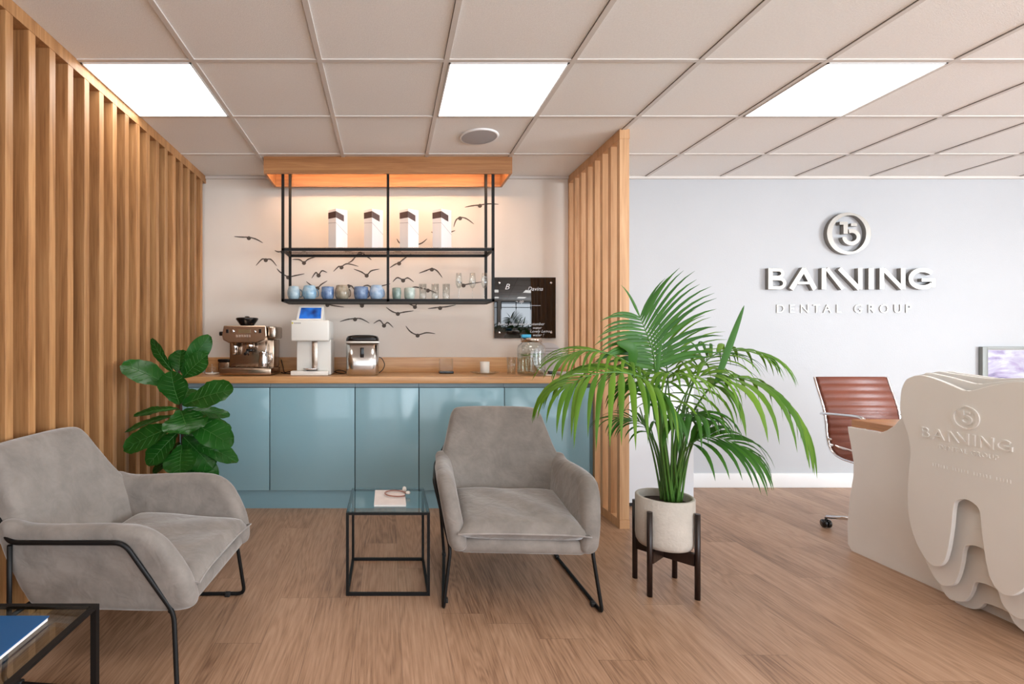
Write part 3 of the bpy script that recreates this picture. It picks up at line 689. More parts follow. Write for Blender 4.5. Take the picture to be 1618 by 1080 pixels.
# ------------------------------------------------------------------ armchairs
def soft(o):
    m_ = o.modifiers.new('remesh', 'REMESH'); m_.mode = 'VOXEL'; m_.voxel_size = .009; m_.use_smooth_shade = True
    m_ = o.modifiers.new('smooth', 'SMOOTH'); m_.factor = .6; m_.iterations = 9
    return o
def armchair(loc, rotz, label):
    t = thing('armchair', label, 'armchair', loc, rotz, 'grey velvet armchairs')
    ul = lambda q, n=4: [(p.x, p.y) for p in catmull([Vector(a) for a in q], n, True)]
    for s in (-1, 1):
        out = ul([(-.345, .268), (-.368, .30), (-.352, .38), (-.315, .455), (-.262, .525), (-.185, .562), (-.06, .567), (.10, .56), (.20, .56), (.265, .575), (.30, .55), (.29, .45), (.255, .35), (.225, .28), (.19, .258), (.0, .255), (-.25, .255)], 4)
        def mp(v, s=s):
            y, z, w_ = v
            x = .268+.062*(z-.25)/.32+w_
            if z > .57: x -= (z-.57)*.75
            x -= .02*max(0, (y-.05)/.3)+.035*max(0, (-y-.22)/.15)*max(0, 1-(z-.25)/.3)*0
            return Vector((s*x, y, z))
        b = MB().pad(out, .084, .038, mp, .0, 5, 0); soft(b.build('arm', M['velvet'], t))
    # back
    o2 = ul([(-.270, .03), (-.312, .20), (-.318, .32), (-.296, .40), (-.272, .50), (-.250, .575), (-.205, .607), (0, .612), (.205, .607), (.250, .575), (.272, .50), (.296, .40), (.318, .32), (.312, .20), (.270, .03), (.0, .01)], 4)
    th = math.radians(24)
    def mb_(v):
        x, u, w_ = v
        sm = 1+.35*max(0, 1-u/.5)
        y = .128+u*math.sin(th)+(w_*sm)*math.cos(th)*1.0+.052; z = .25+u*math.cos(th)*.985-w_*math.sin(th)*.4
        y -= .05*(x/.27)**2*max(0, 1-abs(u-.25)/.45)*(1 if w_ < 0 else .3)
        return Vector((x, y, z))
    soft(MB().pad(o2, .095, .042, mb_, .010, 5, 6).build('backrest', M['velvet'], t))
    MB().rbox((-.275, -.345, .256), (.275, .24, .322), .028, seg=4).build('seat_base', M['velvet'], t)
    # cushion with pulled corners
    nx, ny = 22, 20; tops = []; bots = []
    def cush(i, j):
        a = -1+2*i/nx; c = -1+2*j/ny
        ex_ = 1+.035*(abs(a)**4)*(abs(c)**4)-.03*(1-abs(a)**3)*abs(c)**6-.02*(1-abs(c)**3)*abs(a)**6
        x = a*.268*ex_; y = -.112+c*.252*ex_
        d = (1-abs(a)**5)*(1-abs(c)**5)
        hgt = .050*d**.30
        lump = .006*math.sin(a*3.1+1)*math.cos(c*2.7)+.004*math.sin(a*7+c*5)
        base = .352+.028*(c+1)/2
        return x, y, base, hgt, lump*d
    vs = []; fs = []
    for top_ in (1, 0):
        for i in range(nx+1):
            for j in range(ny+1):
                x, y, base, hgt, lump = cush(i, j)
                vs.append((x, y, base+(hgt+lump if top_ else -hgt*.85)))
    n1 = ny+1; o_ = (nx+1)*n1
    for i in range(nx):
        for j in range(ny):
            a = i*n1+j; fs.append((a, a+n1, a+n1+1, a+1)); fs.append((o_+a, o_+a+1, o_+a+n1+1, o_+a+n1))
    b = MB().add(vs, fs, True); b.build('seat_cushion', M['velvet'], t)
    loop = [cush(i, 0) for i in range(nx)]+[cush(nx, j) for j in range(ny)]+[cush(i, ny) for i in range(nx, 0, -1)]+[cush(0, j) for j in range(ny, 0, -1)]
    MB().tube([(p[0]*1.004, (p[1]+.112)*1.004-.112, p[2]) for p in loop], .0032, 6, True).build('piping', M['velvet2'], t)
    # black rod frame, one continuous loop each side
    r = .0082
    def fil(pts, rad=.03):
        P3 = [Vector(p) for p in pts]; out = [P3[0]]
        for i in range(1, len(P3)-1):
            a, c, d = P3[i-1], P3[i], P3[i+1]; u = (a-c); v = (d-c); rr = min(rad, u.length*.45, v.length*.45); p0 = c+u.normalized()*rr; p1 = c+v.normalized()*rr
            for k in range(6):
                q = k/5; out.append((1-q)**2*p0+2*q*(1-q)*c+q*q*p1)
        out.append(P3[-1]); return out
    for s in (-1, 1):
        J = (s*.352, .240, .507)
        side = fil([(s*.225, .462, .735), (s*.285, .345, .60), J, (s*.374, -.165, .522), (s*.307, -.298, .262), (s*.340, -.325, r), (s*.302, .30, r), (s*.322, .262, .25), (s*.352, .236, .498)], .034)
        MB().tube(side, r, 10).build('side_frame', M['black_metal'], t)
    MB().tube(fil([(-.307, -.285, .268), (0, -.285, .268), (.307, -.285, .268)]), r, 10).tube([(-.318, .27, .237), (.318, .27, .237)], r, 10).tube(fil([(-.225, .462, .735), (0, .470, .735), (.225, .462, .735)]), .0075, 10).build('cross_bars', M['black_metal'], t)
    for s in (-1, 1):
        for y in (-.25, .24):
            MB().rbox((s*(.325 if y < 0 else .305)-.01, y-.012, 0), (s*(.325 if y < 0 else .305)+.01, y+.012, .021), .004).build('floor_glide', M['black_matt'], t)
    return t
armchair((.598, 2.515, 0), math.radians(-3), 'grey velvet armchair in the middle, facing forward, beside the small glass side table')
armchair((-1.003, 2.02, 0), PI/2-math.radians(2.5), 'grey velvet armchair at the left, seen from its side against the slatted wall')

# ------------------------------------------------------------------ small glass side table, magazine, band
t = thing('side_table', 'small cube side table with black frame and clear glass top', 'side table', (0, 2.532, 0))
q = .194; hr = .0065; HT = .383
def cube_frame(t, qx, qy, HT, hr, m, th=.005):
    b = MB()
    for x in (-qx+hr, qx-hr):
        for y in (-qy+hr, qy-hr): MB().box((x-hr, y-hr, 0), (x+hr, y+hr, HT)).build('leg', m, t)
    for nm, z in (('bottom_frame', hr), ('top_frame', HT-hr)):
        b = MB()
        za_, zb_ = (z-hr, z+hr) if nm == 'bottom_frame' else (HT-2*th, HT)
        for y in (-qy+hr, qy-hr): b.box((-qx+2*hr, y-hr, za_), (qx-2*hr, y+hr, zb_))
        for x in (-qx+hr, qx-hr): b.box((x-hr, -qy+2*hr, za_), (x+hr, qy-2*hr, zb_))
        b.build(nm, m, t)
cube_frame(t, q, q, HT, hr, M['black_metal'])
MB().rbox((-q+.002, -q+.002, HT+.0002), (q-.002, q-.002, HT+.006), .001).build('glass_top', M['table_glass'], t)
TT = HT+.0064
t = thing('magazine', 'pale pink magazine lying on the small glass side table', 'magazine', (.012, 2.53, TT), 0)
MB().box((-.078, -.12, 0), (.074, .118, .008)).build('pages', M['page'], t); MB().rbox((-.079, -.121, .0081), (.075, .119, .0088), .0003).build('cover', M['magazine'], t)
t = thing('looped_band', 'rose-brown looped band with a white bead on the pale magazine', 'band', (.04, 2.56, TT+.0092))
pts = [(.055*math.cos(a), .05*math.sin(a), .004+.006*math.sin(a*.5)) for a in [PI*.05+PI*1.75*k/26 for k in range(27)]]
MB().tube(pts, .0035, 8).build('band', M['rose'], t)
MB().lathe([(0, 0), (.009, .002), (.012, .012), (.008, .024), (0, .028)], (.045, .058, 0), 14).build('bead', M['white_ceramic'], t)
MB().lathe([(0, 0), (.01, .002), (.013, .008), (.009, .015), (0, .017)], (.062, .015, 0), 14).build('bead', M['white_ceramic'], t)

# ------------------------------------------------------------------ coffee table bottom-left with blue book
t = thing('coffee_table', 'low black-framed glass coffee table cut off at the bottom-left corner', 'coffee table', (-1.130, 1.22, 0))
cube_frame(t, .275, .28, .398, .0085, M['black_metal'], .0045)
MB().rbox((-.257, -.262, .392), (.257, .262, .3995), .001).build('glass_top', M['table_glass'], t)
t = thing('book', 'flat deep-blue book with white page edge on the low glass coffee table', 'book', (-1.09, 1.26, .4))
MB().box((-.15, -.14, .0006), (.148, .142, .010)).build('pages', M['page'], t); MB().rbox((-.152, -.142, .0102), (.151, .145, .0135), .001).build('cover', M['book_blue'], t)

# ------------------------------------------------------------------ tooth-fronted reception desk
t = thing('reception_desk', 'white reception desk fronted by layered tooth-shaped boards with raised lettering', 'reception desk', (2.62, 2.1, 0))
YO = 2.1; XO = 2.62
L1 = [(1422.5,653),(1423.3,620),(1430,601.7),(1440,595),(1452,592.5),(1470,595.8),(1495,605),(1520,615.8),(1533,616.7)]
yz = lambda px, py, X: (X*F/(px-VX), CAMZ-(py-VY)*X/(px-VX))
leftU = [yz(a, c, 2.42) for a, c in L1]
leftD = [yz(a, c, 2.42) for a, c in [(1436,738),(1434,774),(1435.5,814),(1444.8,849),(1458,876),(1470,890.5),(1482,894),(1492,886),(1498,866),(1501.5,846),(1504,827),(1506.5,802),(1511,791),(1520,787)]]
leftM = [yz(a, c, 2.42) for a, c in [(1430,673),(1436.5,697),(1438.5,713)]]
YC = 2.118
def layer(zb, za, dt, sk):
    def up(p): return (p[0], p[1]+dt*(1-.65*min(1, max(0, (p[1]-.972)/.04))))
    Lh = []
    for p in leftU[::-1]: Lh.append(('o', up(p)))      # from valley to left shoulder
    for p in leftM: Lh.append(('o', (YC+(p[0]-YC)*(1+(sk-1)*.4), p[1]+dt*.6)))
    for k, p in enumerate(leftD):
        if k < 7: z = zb+(p[1]-.187)*((.70-zb)/(.70-.187))
        else: z = zb+(p[1]-.187)*((za-zb)/(.513-.187))
        Lh.append(('o', (YC+(p[0]-YC)*sk, z)))
    pts = [p for _, p in Lh]
    pts[0] = (YC, pts[0][1]); pts[-1] = (YC, pts[-1][1])
    right = [(2*YC-p[0], p[1]) for p in reversed(pts[1:-1])]
    return [(p.x, p.y) for p in catmull([Vector(p) for p in pts+right], 4, True)]
mpd = lambda X: (lambda v: Vector((X-XO+v.z, v.x-YO, v.y)))
for X, (zb, za, dt, sk) in zip((2.42, 2.466, 2.512, 2.556), ((.187, .513, 0, 1), (.098, .317, .028, 1.03), (.03, .155, .050, 1.06), (.001, .06, .051, 1.09))):
    MB().prism(layer(zb, za, dt, sk), 0, .018, mpd(X)).build('tooth_panel', M['tooth'], t, bevel=.0015)
b = MB()
for X in (2.438, 2.484, 2.530, 2.574):
    b.box((X-XO+.0005, 1.95-YO, .60), (X-XO+.0275, 2.30-YO, .88))
b.build('spacer', M['tooth'], t)
# body panel with curved end and stepped top
body = [(2.842, .0), (2.866, .03), (2.868, .14), (2.853, .30), (2.832, .42), (2.83, .50), (2.848, .60), (2.862, .66), (2.866, .6935), (2.675, .6935), (2.64, .712), (2.60, .745), (2.56, .80), (2.50, .90), (2.42, .955), (2.30, .98), (1.3, .98), (1.3, .0)]
# clean the curve order (far edge from floor up)
MB().prism(body, 0, .022, mpd(2.602)).build('body_panel', M['tooth'], t, bevel=.002)
MB().box((2.63-XO, 1.32-YO, .02), (2.66-XO, 2.60-YO, .69)).build('inner_panel', M['tooth'], t)
MB().rbox((2.6245-XO, 1.3-YO, .695), (3.28-XO, 2.868-YO, .735), .003).build('desk_top', M['desk_wood'], t)
MB().box((2.66-XO, 1.32-YO, 0), (3.25-XO, 1.345-YO, .69)).build('end_panel', M['tooth'], t)
# raised lettering on the front board
zc_ = .742; u = .0465; W_ = 7.9*u
fm = lambda v: Vector((2.42-XO-v.z*1.0+.0002, 2.297-YO-v.x, zc_+v.y))
for lt in strokes():
    b = MB()
    for q_, (pts, wd) in enumerate(lt): b.ribbon([(p[0]*u*.92, p[1]*u) for p in pts], wd*u*.8, .0045+.0002*q_, fm)
    b.build('letter', M['tooth'], t)
b = MB()
for q_, (pts, wd, tp) in enumerate(emblem()):
    b.ribbon([(2.297-2.122+p[0]*.052, .113+p[1]*.052) for p in pts], wd*.052*1.1, .0045+.0002*q_, fm, taper=tp)
b.build('emblem', M['tooth'], t)
m_ = text_mb('DENTAL GROUP', .027, .0012, lambda v: Vector((2.42-XO-.001-v.z, 2.225-YO-v.x, .703+v.y)), spacing=1.12); m_.build('small_lettering', M['tooth'], t)
b = MB()
for k in range(26):
    if k % 7 == 6: continue
    yy = 2.25-k*.0112; b.box((2.42-XO-.0014, yy-YO-.003, .622), (2.42-XO+.0002, yy-YO+.0012, .622+.013))
b.build('fine_lettering', M['tooth'], t)

# ------------------------------------------------------------------ brown leather office chair
t = thing('office_chair', 'tan-brown ribbed leather office chair with chrome arms behind the desk', 'office chair', (3.008, 2.98, 0))
OY = 2.98
prof = catmull([Vector((3.292-OY, .945)), Vector((3.262-OY, .86)), Vector((3.225-OY, .76)), Vector((3.205-OY, .66)), Vector((3.195-OY, .57)), Vector((3.165-OY, .495)), Vector((3.10-OY, .462)), Vector((3.0-OY, .455)), Vector((2.88-OY, .462)), Vector((2.78-OY, .468)), Vector((2.73-OY, .448))], 12)
# ribbed pad: thickness undulates along the profile
def padrings(x0, x1, t0):
    rings = []; L = len(prof); s_ = 0; 
    for i, p in enumerate(prof):
        d = (prof[min(i+1, L-1)]-prof[max(i-1, 0)]).normalized(); nrm = Vector((d.y, -d.x))
        if i: s_ += (p-prof[i-1]).length
        ph = (s_/.047) % 1; th_ = t0*(.55+.75*math.sqrt(max(0, math.sin(PI*ph))))
        a = p+nrm*th_; c = p-nrm*th_
        rings.append([(x0, p.x, p.y), (x0+.012, a.x, a.y), (0, a.x+nrm.x*.002, a.y+nrm.y*.002), (x1-.012, a.x, a.y), (x1, p.x, p.y), (x1-.012, c.x, c.y), (x0+.012, c.x, c.y)])
    return rings
MB().loft(padrings(-.228, .228, .011)).build('leather_sling', M['leather'], t)
for s_ in (-1, 1):
    MB().tube([(s_*.236, p.x, p.y) for p in prof], .0075, 8).build('side_rail', M['chrome'], t)
for s_ in (-1, 1):
    a = catmull([(s_*.24, 3.215-OY, .715), (s_*.272, 3.19-OY, .722), (s_*.275, 3.05-OY, .733), (s_*.275, 2.93-OY, .735), (s_*.273, 2.905-OY, .70), (s_*.262, 2.93-OY, .56), (s_*.24, 2.96-OY, .462)], 6)
    MB().tube(a, .009, 8).build('armrest', M['chrome'], t)
MB().tube([(-.236, 3.19-OY, .56), (.236, 3.19-OY, .56)], .009, 8).tube([(-.236, 2.93-OY, .44), (.236, 2.93-OY, .44)], .009, 8).rbox((-.08, -.1, .40), (.08, .12, .44), .01).tube([(0, .1, .42), (-.15, .17, .50), (-.236, .21, .53)], .012, 8).tube([(0, .1, .42), (.15, .17, .50), (.236, .21, .53)], .012, 8).build('seat_mechanism', M['chrome'], t)
MB().cyl((0, 0, .09), .024, .31, 16).cyl((0, 0, .07), .035, .06, 20).build('gas_column', M['chrome'], t)
for k in range(5):
    a = math.radians(137+72*k); ca, sa = math.cos(a), math.sin(a)
    o = MB().tube([(ca*.02, sa*.02, .10), (ca*.18, sa*.18, .088), (ca*.325, sa*.325, .068)], .016, 8, taper=lambda q_: 1-.35*q_).build('base_leg', M['chrome'], t)
    cst = MB(); a2 = a+.6
    for w_ in (-.012, .012):
        cst.lathe([(0, -.009), (.024, -.009), (.026, 0), (.024, .009), (0, .009)], n=18, mp=lambda v, w_=w_: Vector((ca*.325+math.cos(a2)*(v.z+w_)-math.sin(a2)*v.x, sa*.325+math.sin(a2)*(v.z+w_)+math.cos(a2)*v.x, .0262+v.y)))
    cst.cyl((ca*.325, sa*.325, .035), .007, .03, 10); cst.build('castor', M['black_gloss'], t)

# ------------------------------------------------------------------ plant stand and potted palm
PX_, PY_ = 1.322, 2.42
t = thing('plant_stand', 'dark wooden four-legged plant stand holding the concrete pot', 'plant stand', (PX_, PY_, 0))
LG = [(1.229-.0, 2.520), (1.207, 2.335), (1.410, 2.306), (1.428, 2.522)]
for x, y in LG:
    MB().cyl((x-PX_, y-PY_, 0), .0122, .389, 18).build('leg', M['stand_wood'], t)
for i, j in ((0, 2), (1, 3)):
    a = Vector((LG[i][0]-PX_, LG[i][1]-PY_, 0)); c = Vector((LG[j][0]-PX_, LG[j][1]-PY_, 0)); d = (c-a).normalized(); n_ = Vector((-d.y, d.x, 0))*.012
    z0_, z1_ = (.15, .205)
    q8 = [a+d*.01-n_, c-d*.01-n_, c-d*.01+n_, a+d*.01+n_]
    b = MB().add([(p.x, p.y, z) for z in (z0_, z1_-(0 if i else .0005)) for p in q8], [(0, 3, 2, 1), (4, 5, 6, 7), (0, 1, 5, 4), (1, 2, 6, 5), (2, 3, 7, 6), (3, 0, 4, 7)])
    b.build('crossbar', M['stand_wood'], t)
RT = Vector((PX_, PY_, .2055))
pt = thing('potted_palm', 'tall kentia palm with arching fronds in a pale round concrete pot', 'potted plant', RT)
def loc_build(b, name, m, **kw): return b.xf(lambda v: v-RT).build(name, m, pt, **kw)
R_ = .1275; Hh = .2345
MB().lathe([(0, 0), (R_-.03, 0), (R_-.012, .006), (R_-.003, .022), (R_, .045), (R_, Hh-.004), (R_-.003, Hh), (R_-.013, Hh), (R_-.016, Hh-.004), (R_-.016, Hh-.04), (R_-.02, Hh-.06)], n=56).build('pot', M['concrete'], pt)
MB().lathe([(0, Hh-.03), (.05, Hh-.03), (R_-.0165, Hh-.036)], n=40).build('soil', M['soil'], pt)
def leaflet(b, p, d, L, wd, g, nrm, seg=7):
    p = Vector(p); d = d.normalized(); st = L/seg; pts = [p.copy()]; dirs = [d.copy()]
    for k in range(seg):
        d = (d+Vector((0, 0, -g))*((k+1)/seg)*1.2).normalized(); p = p+d*st; pts.append(p.copy()); dirs.append(d.copy())
    vs = []; 
    for k, q_ in enumerate(pts):
        tt = k/seg; ww = wd*(min(1, .35+2.6*tt))*(1-tt**2.2)*.5+.0003
        s_ = dirs[k].cross(nrm)
        if s_.length < 1e-4: s_ = Vector((0, 1, 0))
        s_.normalize(); up = s_.cross(dirs[k]).normalized()
        vs += [q_-s_*ww-up*ww*.28, q_, q_+s_*ww-up*ww*.28]
    fs = []
    for k in range(seg):
        a = k*3; fs += [(a, a+1, a+4, a+3), (a+1, a+2, a+5, a+4)]
    b.add(vs, fs, True)
def frond(ctrl, n, L, wd, g, nrm, fwd=.55, m='palm', start=.45, both=(1, 1), jit=.06, updir=0, r0=.006, fs=.7):
    """ctrl: world points from the pot outward; leaflets sit on the last (1-start) of it"""
    cm = catmull([Vector(c) for c in ctrl], 10); N_ = len(cm)
    stem = MB().tube([c-RT for c in cm], r0, 6, taper=lambda q_: 1-.8*q_)
    st = stem.build('petiole', M['palm_stem'], pt)
    b = MB(); nrm = Vector(nrm).normalized()
    for k in range(n):
        q_ = start+(1-start)*(k+.5)/n; f_ = q_*(N_-1); i = int(f_); fr_ = f_-i
        p = cm[i].lerp(cm[min(i+1, N_-1)], fr_); tg = (cm[min(i+1, N_-1)]-cm[max(i-1, 0)]).normalized()
        side = tg.cross(nrm).normalized(); u_ = (k+.5)/n
        LL = L*(.55+.75*math.sin(PI*(.18+.72*u_)))*.8
        for sg_, on in ((1, both[0]), (-1, both[1])):
            if not on: continue
            d = side*sg_*(1-.45*u_)+tg*(fwd+fs*u_)+nrm*(.12+updir)+Vector((random.uniform(-jit, jit), random.uniform(-jit, jit), random.uniform(-jit, jit)))
            leaflet(b, p-RT, d, LL*on*random.uniform(.9, 1.08), wd*(1-.35*u_)*random.uniform(.85, 1.1), g, nrm)
    d_ = (cm[-1]-cm[-2]); leaflet(b, cm[-1]-RT, d_, L*.55, wd*.6, g, nrm)
    o = b.build('frond_leaflets', M[m], st, recalc=False)
BS = lambda dx=0, dy=0: Vector((PX_+.03+dx, PY_+dy, .41))
random.seed(11)
# 1 upright fan, faces the viewer
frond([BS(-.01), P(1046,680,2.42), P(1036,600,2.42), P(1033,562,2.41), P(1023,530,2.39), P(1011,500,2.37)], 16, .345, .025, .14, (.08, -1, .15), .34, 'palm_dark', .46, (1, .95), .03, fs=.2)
# 2 second fan behind it, leaning right
frond([BS(.01, .02), P(1062,680,2.5), P(1056,610,2.52), P(1052,565,2.53), P(1046,530,2.52)], 12, .28, .015, .16, (-.1, -1, .2), .5, 'palm', .5, (1, .6), .04, fs=.3)
# 3 left, upper arch
frond([BS(-.02), P(1040,680,2.38), P(1022,610,2.34), P(1000,578,2.30), P(965,560,2.26), P(925,553,2.22), P(893,562,2.2)], 14, .27, .022, .32, (0, -.25, 1), .7, 'palm', .42, (1, .9), .05)
# 4 left, lower drooping curtain
frond([BS(-.02, -.02), P(1044,690,2.30), P(1040,630,2.22), P(1020,600,2.16), P(980,588,2.10), P(935,592,2.06), P(900,606,2.04)], 14, .36, .032, .60, (0, -.45, 1), .40, 'palm', .36, (1, 1), .04)
# 5 right, upper
frond([BS(.02, .02), P(1072,690,2.45), P(1090,620,2.47), P(1112,575,2.48), P(1145,553,2.48), P(1185,552,2.47), P(1215,562,2.46)], 10, .28, .032, .42, (0, -.2, 1), .55, 'palm', .42, (1, .9), .07)
# 6 right, long drooping over the desk side
frond([BS(.03), P(1080,690,2.38), P(1108,630,2.34), P(1140,600,2.30), P(1185,598,2.26), P(1225,618,2.23), P(1258,652,2.21)], 10, .40, .042, .66, (0, -.3, 1), .40, 'palm', .40, (1, .7), .04)
# 7 right, low
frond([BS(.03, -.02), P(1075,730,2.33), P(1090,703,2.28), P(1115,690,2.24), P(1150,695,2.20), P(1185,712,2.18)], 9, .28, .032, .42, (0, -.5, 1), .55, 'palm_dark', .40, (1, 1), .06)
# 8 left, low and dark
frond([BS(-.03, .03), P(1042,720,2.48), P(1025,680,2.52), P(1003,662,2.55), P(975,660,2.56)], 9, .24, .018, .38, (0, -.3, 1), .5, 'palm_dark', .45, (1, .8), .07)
# 9 centre, short fronds filling the heart
frond([BS(0, -.03), P(1052,700,2.34), P(1050,640,2.28), P(1055,600,2.22), P(1062,590,2.16)], 8, .27, .026, .6, (0, -.2, 1), .3, 'palm', .5, (1, 1), .08)
frond([BS(.01, -.02), P(1062,700,2.36), P(1075,640,2.34), P(1098,600,2.31), P(1120,590,2.28)], 8, .30, .026, .65, (0, -.4, 1), .3, 'palm', .5, (1, .9), .08)
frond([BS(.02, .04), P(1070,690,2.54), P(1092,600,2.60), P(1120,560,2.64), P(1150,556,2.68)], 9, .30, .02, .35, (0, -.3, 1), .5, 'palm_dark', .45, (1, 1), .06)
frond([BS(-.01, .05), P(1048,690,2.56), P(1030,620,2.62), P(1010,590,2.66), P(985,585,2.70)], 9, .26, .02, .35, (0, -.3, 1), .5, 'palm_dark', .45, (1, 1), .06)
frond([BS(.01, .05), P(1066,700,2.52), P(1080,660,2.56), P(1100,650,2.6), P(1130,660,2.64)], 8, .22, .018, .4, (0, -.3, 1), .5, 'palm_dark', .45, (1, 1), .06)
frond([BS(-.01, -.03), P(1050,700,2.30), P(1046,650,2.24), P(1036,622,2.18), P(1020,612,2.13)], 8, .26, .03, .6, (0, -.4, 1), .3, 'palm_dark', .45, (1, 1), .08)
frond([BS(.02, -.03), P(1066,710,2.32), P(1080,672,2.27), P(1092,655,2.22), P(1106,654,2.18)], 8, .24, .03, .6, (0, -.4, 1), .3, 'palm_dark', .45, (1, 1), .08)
# single broad upright blade (new spear) on the right and one on the left
def blade(p0, p1, p2, wd, nrm=(0, -1, 0)):
    pts = catmull([p0, p1, p2], 8); vs = []; fs = []; nrm = Vector(nrm)
    for k, q_ in enumerate(pts):
        tt = k/(len(pts)-1); d = (pts[min(k+1, len(pts)-1)]-pts[max(k-1, 0)]).normalized(); s_ = d.cross(nrm).normalized(); ww = wd*math.sin(PI*min(1, .12+.88*tt))**.8*.5+.0004
        vs += [q_-s_*ww-nrm*ww*.0, q_-nrm*ww*-.3, q_+s_*ww]
    for k in range(len(pts)-1): a = k*3; fs += [(a, a+1, a+4, a+3), (a+1, a+2, a+5, a+4)]
    b = MB(); b.add(vs, fs, True); loc_build(b, 'spear_leaf', M['palm_dark'], recalc=False)
blade(P(1131,605,2.3), P(1153,545,2.29), P(1176,482,2.27), .032)
blade(P(997,588,2.36), P(999,552,2.33), P(974,541,2.30), .055, (.3, -1, 0))
blade(P(1044,628,2.33), P(1038,590,2.31), P(1046,535,2.3), .02)
# sheathed stems in the heart
b = MB()
for k in range(16):
    a = k*2.4; rr = .018+.012*(k % 3)
    p0 = Vector((PX_+.03+rr*math.cos(a), PY_+rr*math.sin(a), .405)); sp = .05+.03*(k % 4)
    p2 = p0+Vector((math.cos(a)*sp, math.sin(a)*sp, .34+.05*(k % 3))); pm = p0.lerp(p2, .5)-Vector((math.cos(a), math.sin(a), 0))*.012
    b.tube(catmull([p0, pm, p2], 5), .0055, 6, taper=lambda q_: 1-.5*q_)
loc_build(b, 'stem_cluster', M['palm_stem'])

# ------------------------------------------------------------------ fiddle-leaf fig at the left
FY_ = 2.72; FX = (286-VX)*FY_/F
ft = thing('fiddle_leaf_fig', 'fiddle-leaf fig with big dark glossy leaves behind the left armchair', 'potted plant', (FX, FY_, 0))
FO = Vector((FX, FY_, 0))
MB().lathe([(0, 0), (.12, 0), (.13, .01), (.155, .27), (.155, .28), (.143, .28), (.14, .25)], n=40).build('pot', M['concrete'], ft)
MB().lathe([(0, .262), (.07, .262), (.1405, .255)], n=32).build('soil', M['soil'], ft)
tr = [Vector((0, 0, .255)), P(292,760,FY_)-FO, P(289,707,FY_)-FO, P(286,648,FY_)-FO, P(284,615,FY_)-FO, P(283,585,FY_)-FO]
MB().tube(catmull(tr, 5), .011, 10, taper=lambda q_: 1-.5*q_).build('trunk', M['bark'], ft)
def figleaf(base, tip, wpx, ny=(0, -.7, .7), droop=.12, wave=.05):
    base = base-FO; tip = tip-FO; ax = tip-base; L = ax.length; ax.normalize(); n_ = Vector(ny).normalized(); sd = ax.cross(n_).normalized(); n_ = sd.cross(ax).normalized()
    W = wpx*FY_/F/2; nu, nv = 16, 10; vs = []; fs = []; ph = random.uniform(0, 6)
    for i in range(nu+1):
        u_ = i/nu; ww = W*(math.sin(PI*min(1, u_**1.25*.96+.02))**.62)*(.62+.38*u_)*1.05
        if i == 0: ww = .003
        for j in range(nv+1):
            v_ = -1+2*j/nv
            z = -droop*L*(u_**2)*.6+droop*L*.3*math.sin(PI*u_)+.10*W*abs(v_)+wave*W*math.sin(u_*15+ph+v_*1.5)*abs(v_)**1.5+ .035*W*math.cos((u_-abs(v_)*.35)*42)*abs(v_)
            p = base+ax*(L*u_)+sd*(ww*v_)+n_*z; vs.append(p)
    for i in range(nu):
        for j in range(nv): a = i*(nv+1)+j; fs.append((a, a+1, a+nv+2, a+nv+1))
    lf = MB().add(vs, fs, True).build('leaf', M['fig'], ft, recalc=False)
    mid = [Vector(vs[i*(nv+1)+nv//2])+n_*.0012 for i in range(nu+1)]
    b = MB().tube(mid, .0026, 5, taper=lambda q_: 1-.8*q_)
    for i in (3, 5, 7, 9, 11, 13):
        for sg_ in (-1, 1):
            a = Vector(vs[i*(nv+1)+nv//2]); jj = nv//2+sg_*(nv//2-1); c = Vector(vs[min(nu, i+2)*(nv+1)+jj]); m1 = Vector(vs[min(nu, i+1)*(nv+1)+nv//2+sg_*2])
            b.tube([a+n_*.001, m1+n_*.0008, c+n_*.0006], .0011, 4)
    b.build('leaf_veins', M['fig_vein'], lf)
random.seed(5)
B_ = FY_
LV = [ # base px,py,dY  tip px,py,dY  width  normal
 ((276,614,0),(193,572,-.05),46,(-.1,-.6,.8)), ((277,590,.02),(236,536,.0),24,(-.6,-.7,.3)), ((283,590,.05),(285,552,.08),36,(0,-1,.2)),
 ((287,590,.02),(331,530,.02),32,(.5,-.8,.3)), ((290,596,-.02),(325,560,-.06),34,(.3,-.9,.4)), ((284,638,-.03),(268,588,-.10),48,(-.1,-1,.25)),
 ((289,640,-.02),(366,612,-.06),54,(.1,-.7,.75)), ((282,646,-.02),(210,653,-.04),24,(0,-.4,.9)), ((290,648,0),(363,655,.03),28,(0,-.5,.9)),
 ((286,650,-.03),(298,684,-.18),66,(.1,-.55,.85)), ((290,656,.02),(366,674,.05),30,(0,-.4,.9)), ((292,664,-.02),(366,700,-.10),48,(.1,-.7,.75)),
 ((283,656,.03),(194,678,.02),22,(0,-.4,.9)), ((283,670,-.02),(194,708,-.08),46,(-.1,-.7,.7)), ((284,680,-.02),(232,734,-.12),44,(-.3,-.8,.5)),
 ((288,703,-.03),(283,748,-.16),50,(0,-.8,.6)), ((290,690,0),(336,738,-.04),52,(.3,-.8,.5)), ((291,692,.02),(376,726,.0),34,(.2,-.6,.8)),
 ((288,712,.02),(240,745,.0),26,(-.2,-.6,.8)), ((290,720,0),(340,760,-.06),44,(.2,-.7,.7)), ((286,680,.05),(320,716,.14),44,(.2,-.6,.8)),
 ((285,640,.05),(300,612,.18),44,(.2,-.8,.6)), ((286,700,.05),(250,735,.12),40,(-.2,-.6,.8)), ((290,740,0),(262,790,-.05),44,(-.2,-.7,.6)), ((291,740,0),(330,795,0),44,(.2,-.7,.6))]
for (a, c_, wpx, nn) in LV:
    figleaf(P(a[0], a[1], B_+a[2]), P(c_[0], c_[1], B_+c_[2]), wpx*1.12, nn, random.uniform(.06, .16))

# ------------------------------------------------------------------ worktop appliances
s = F/3.72
def WX(px, Y): return (px-VX)*Y/F
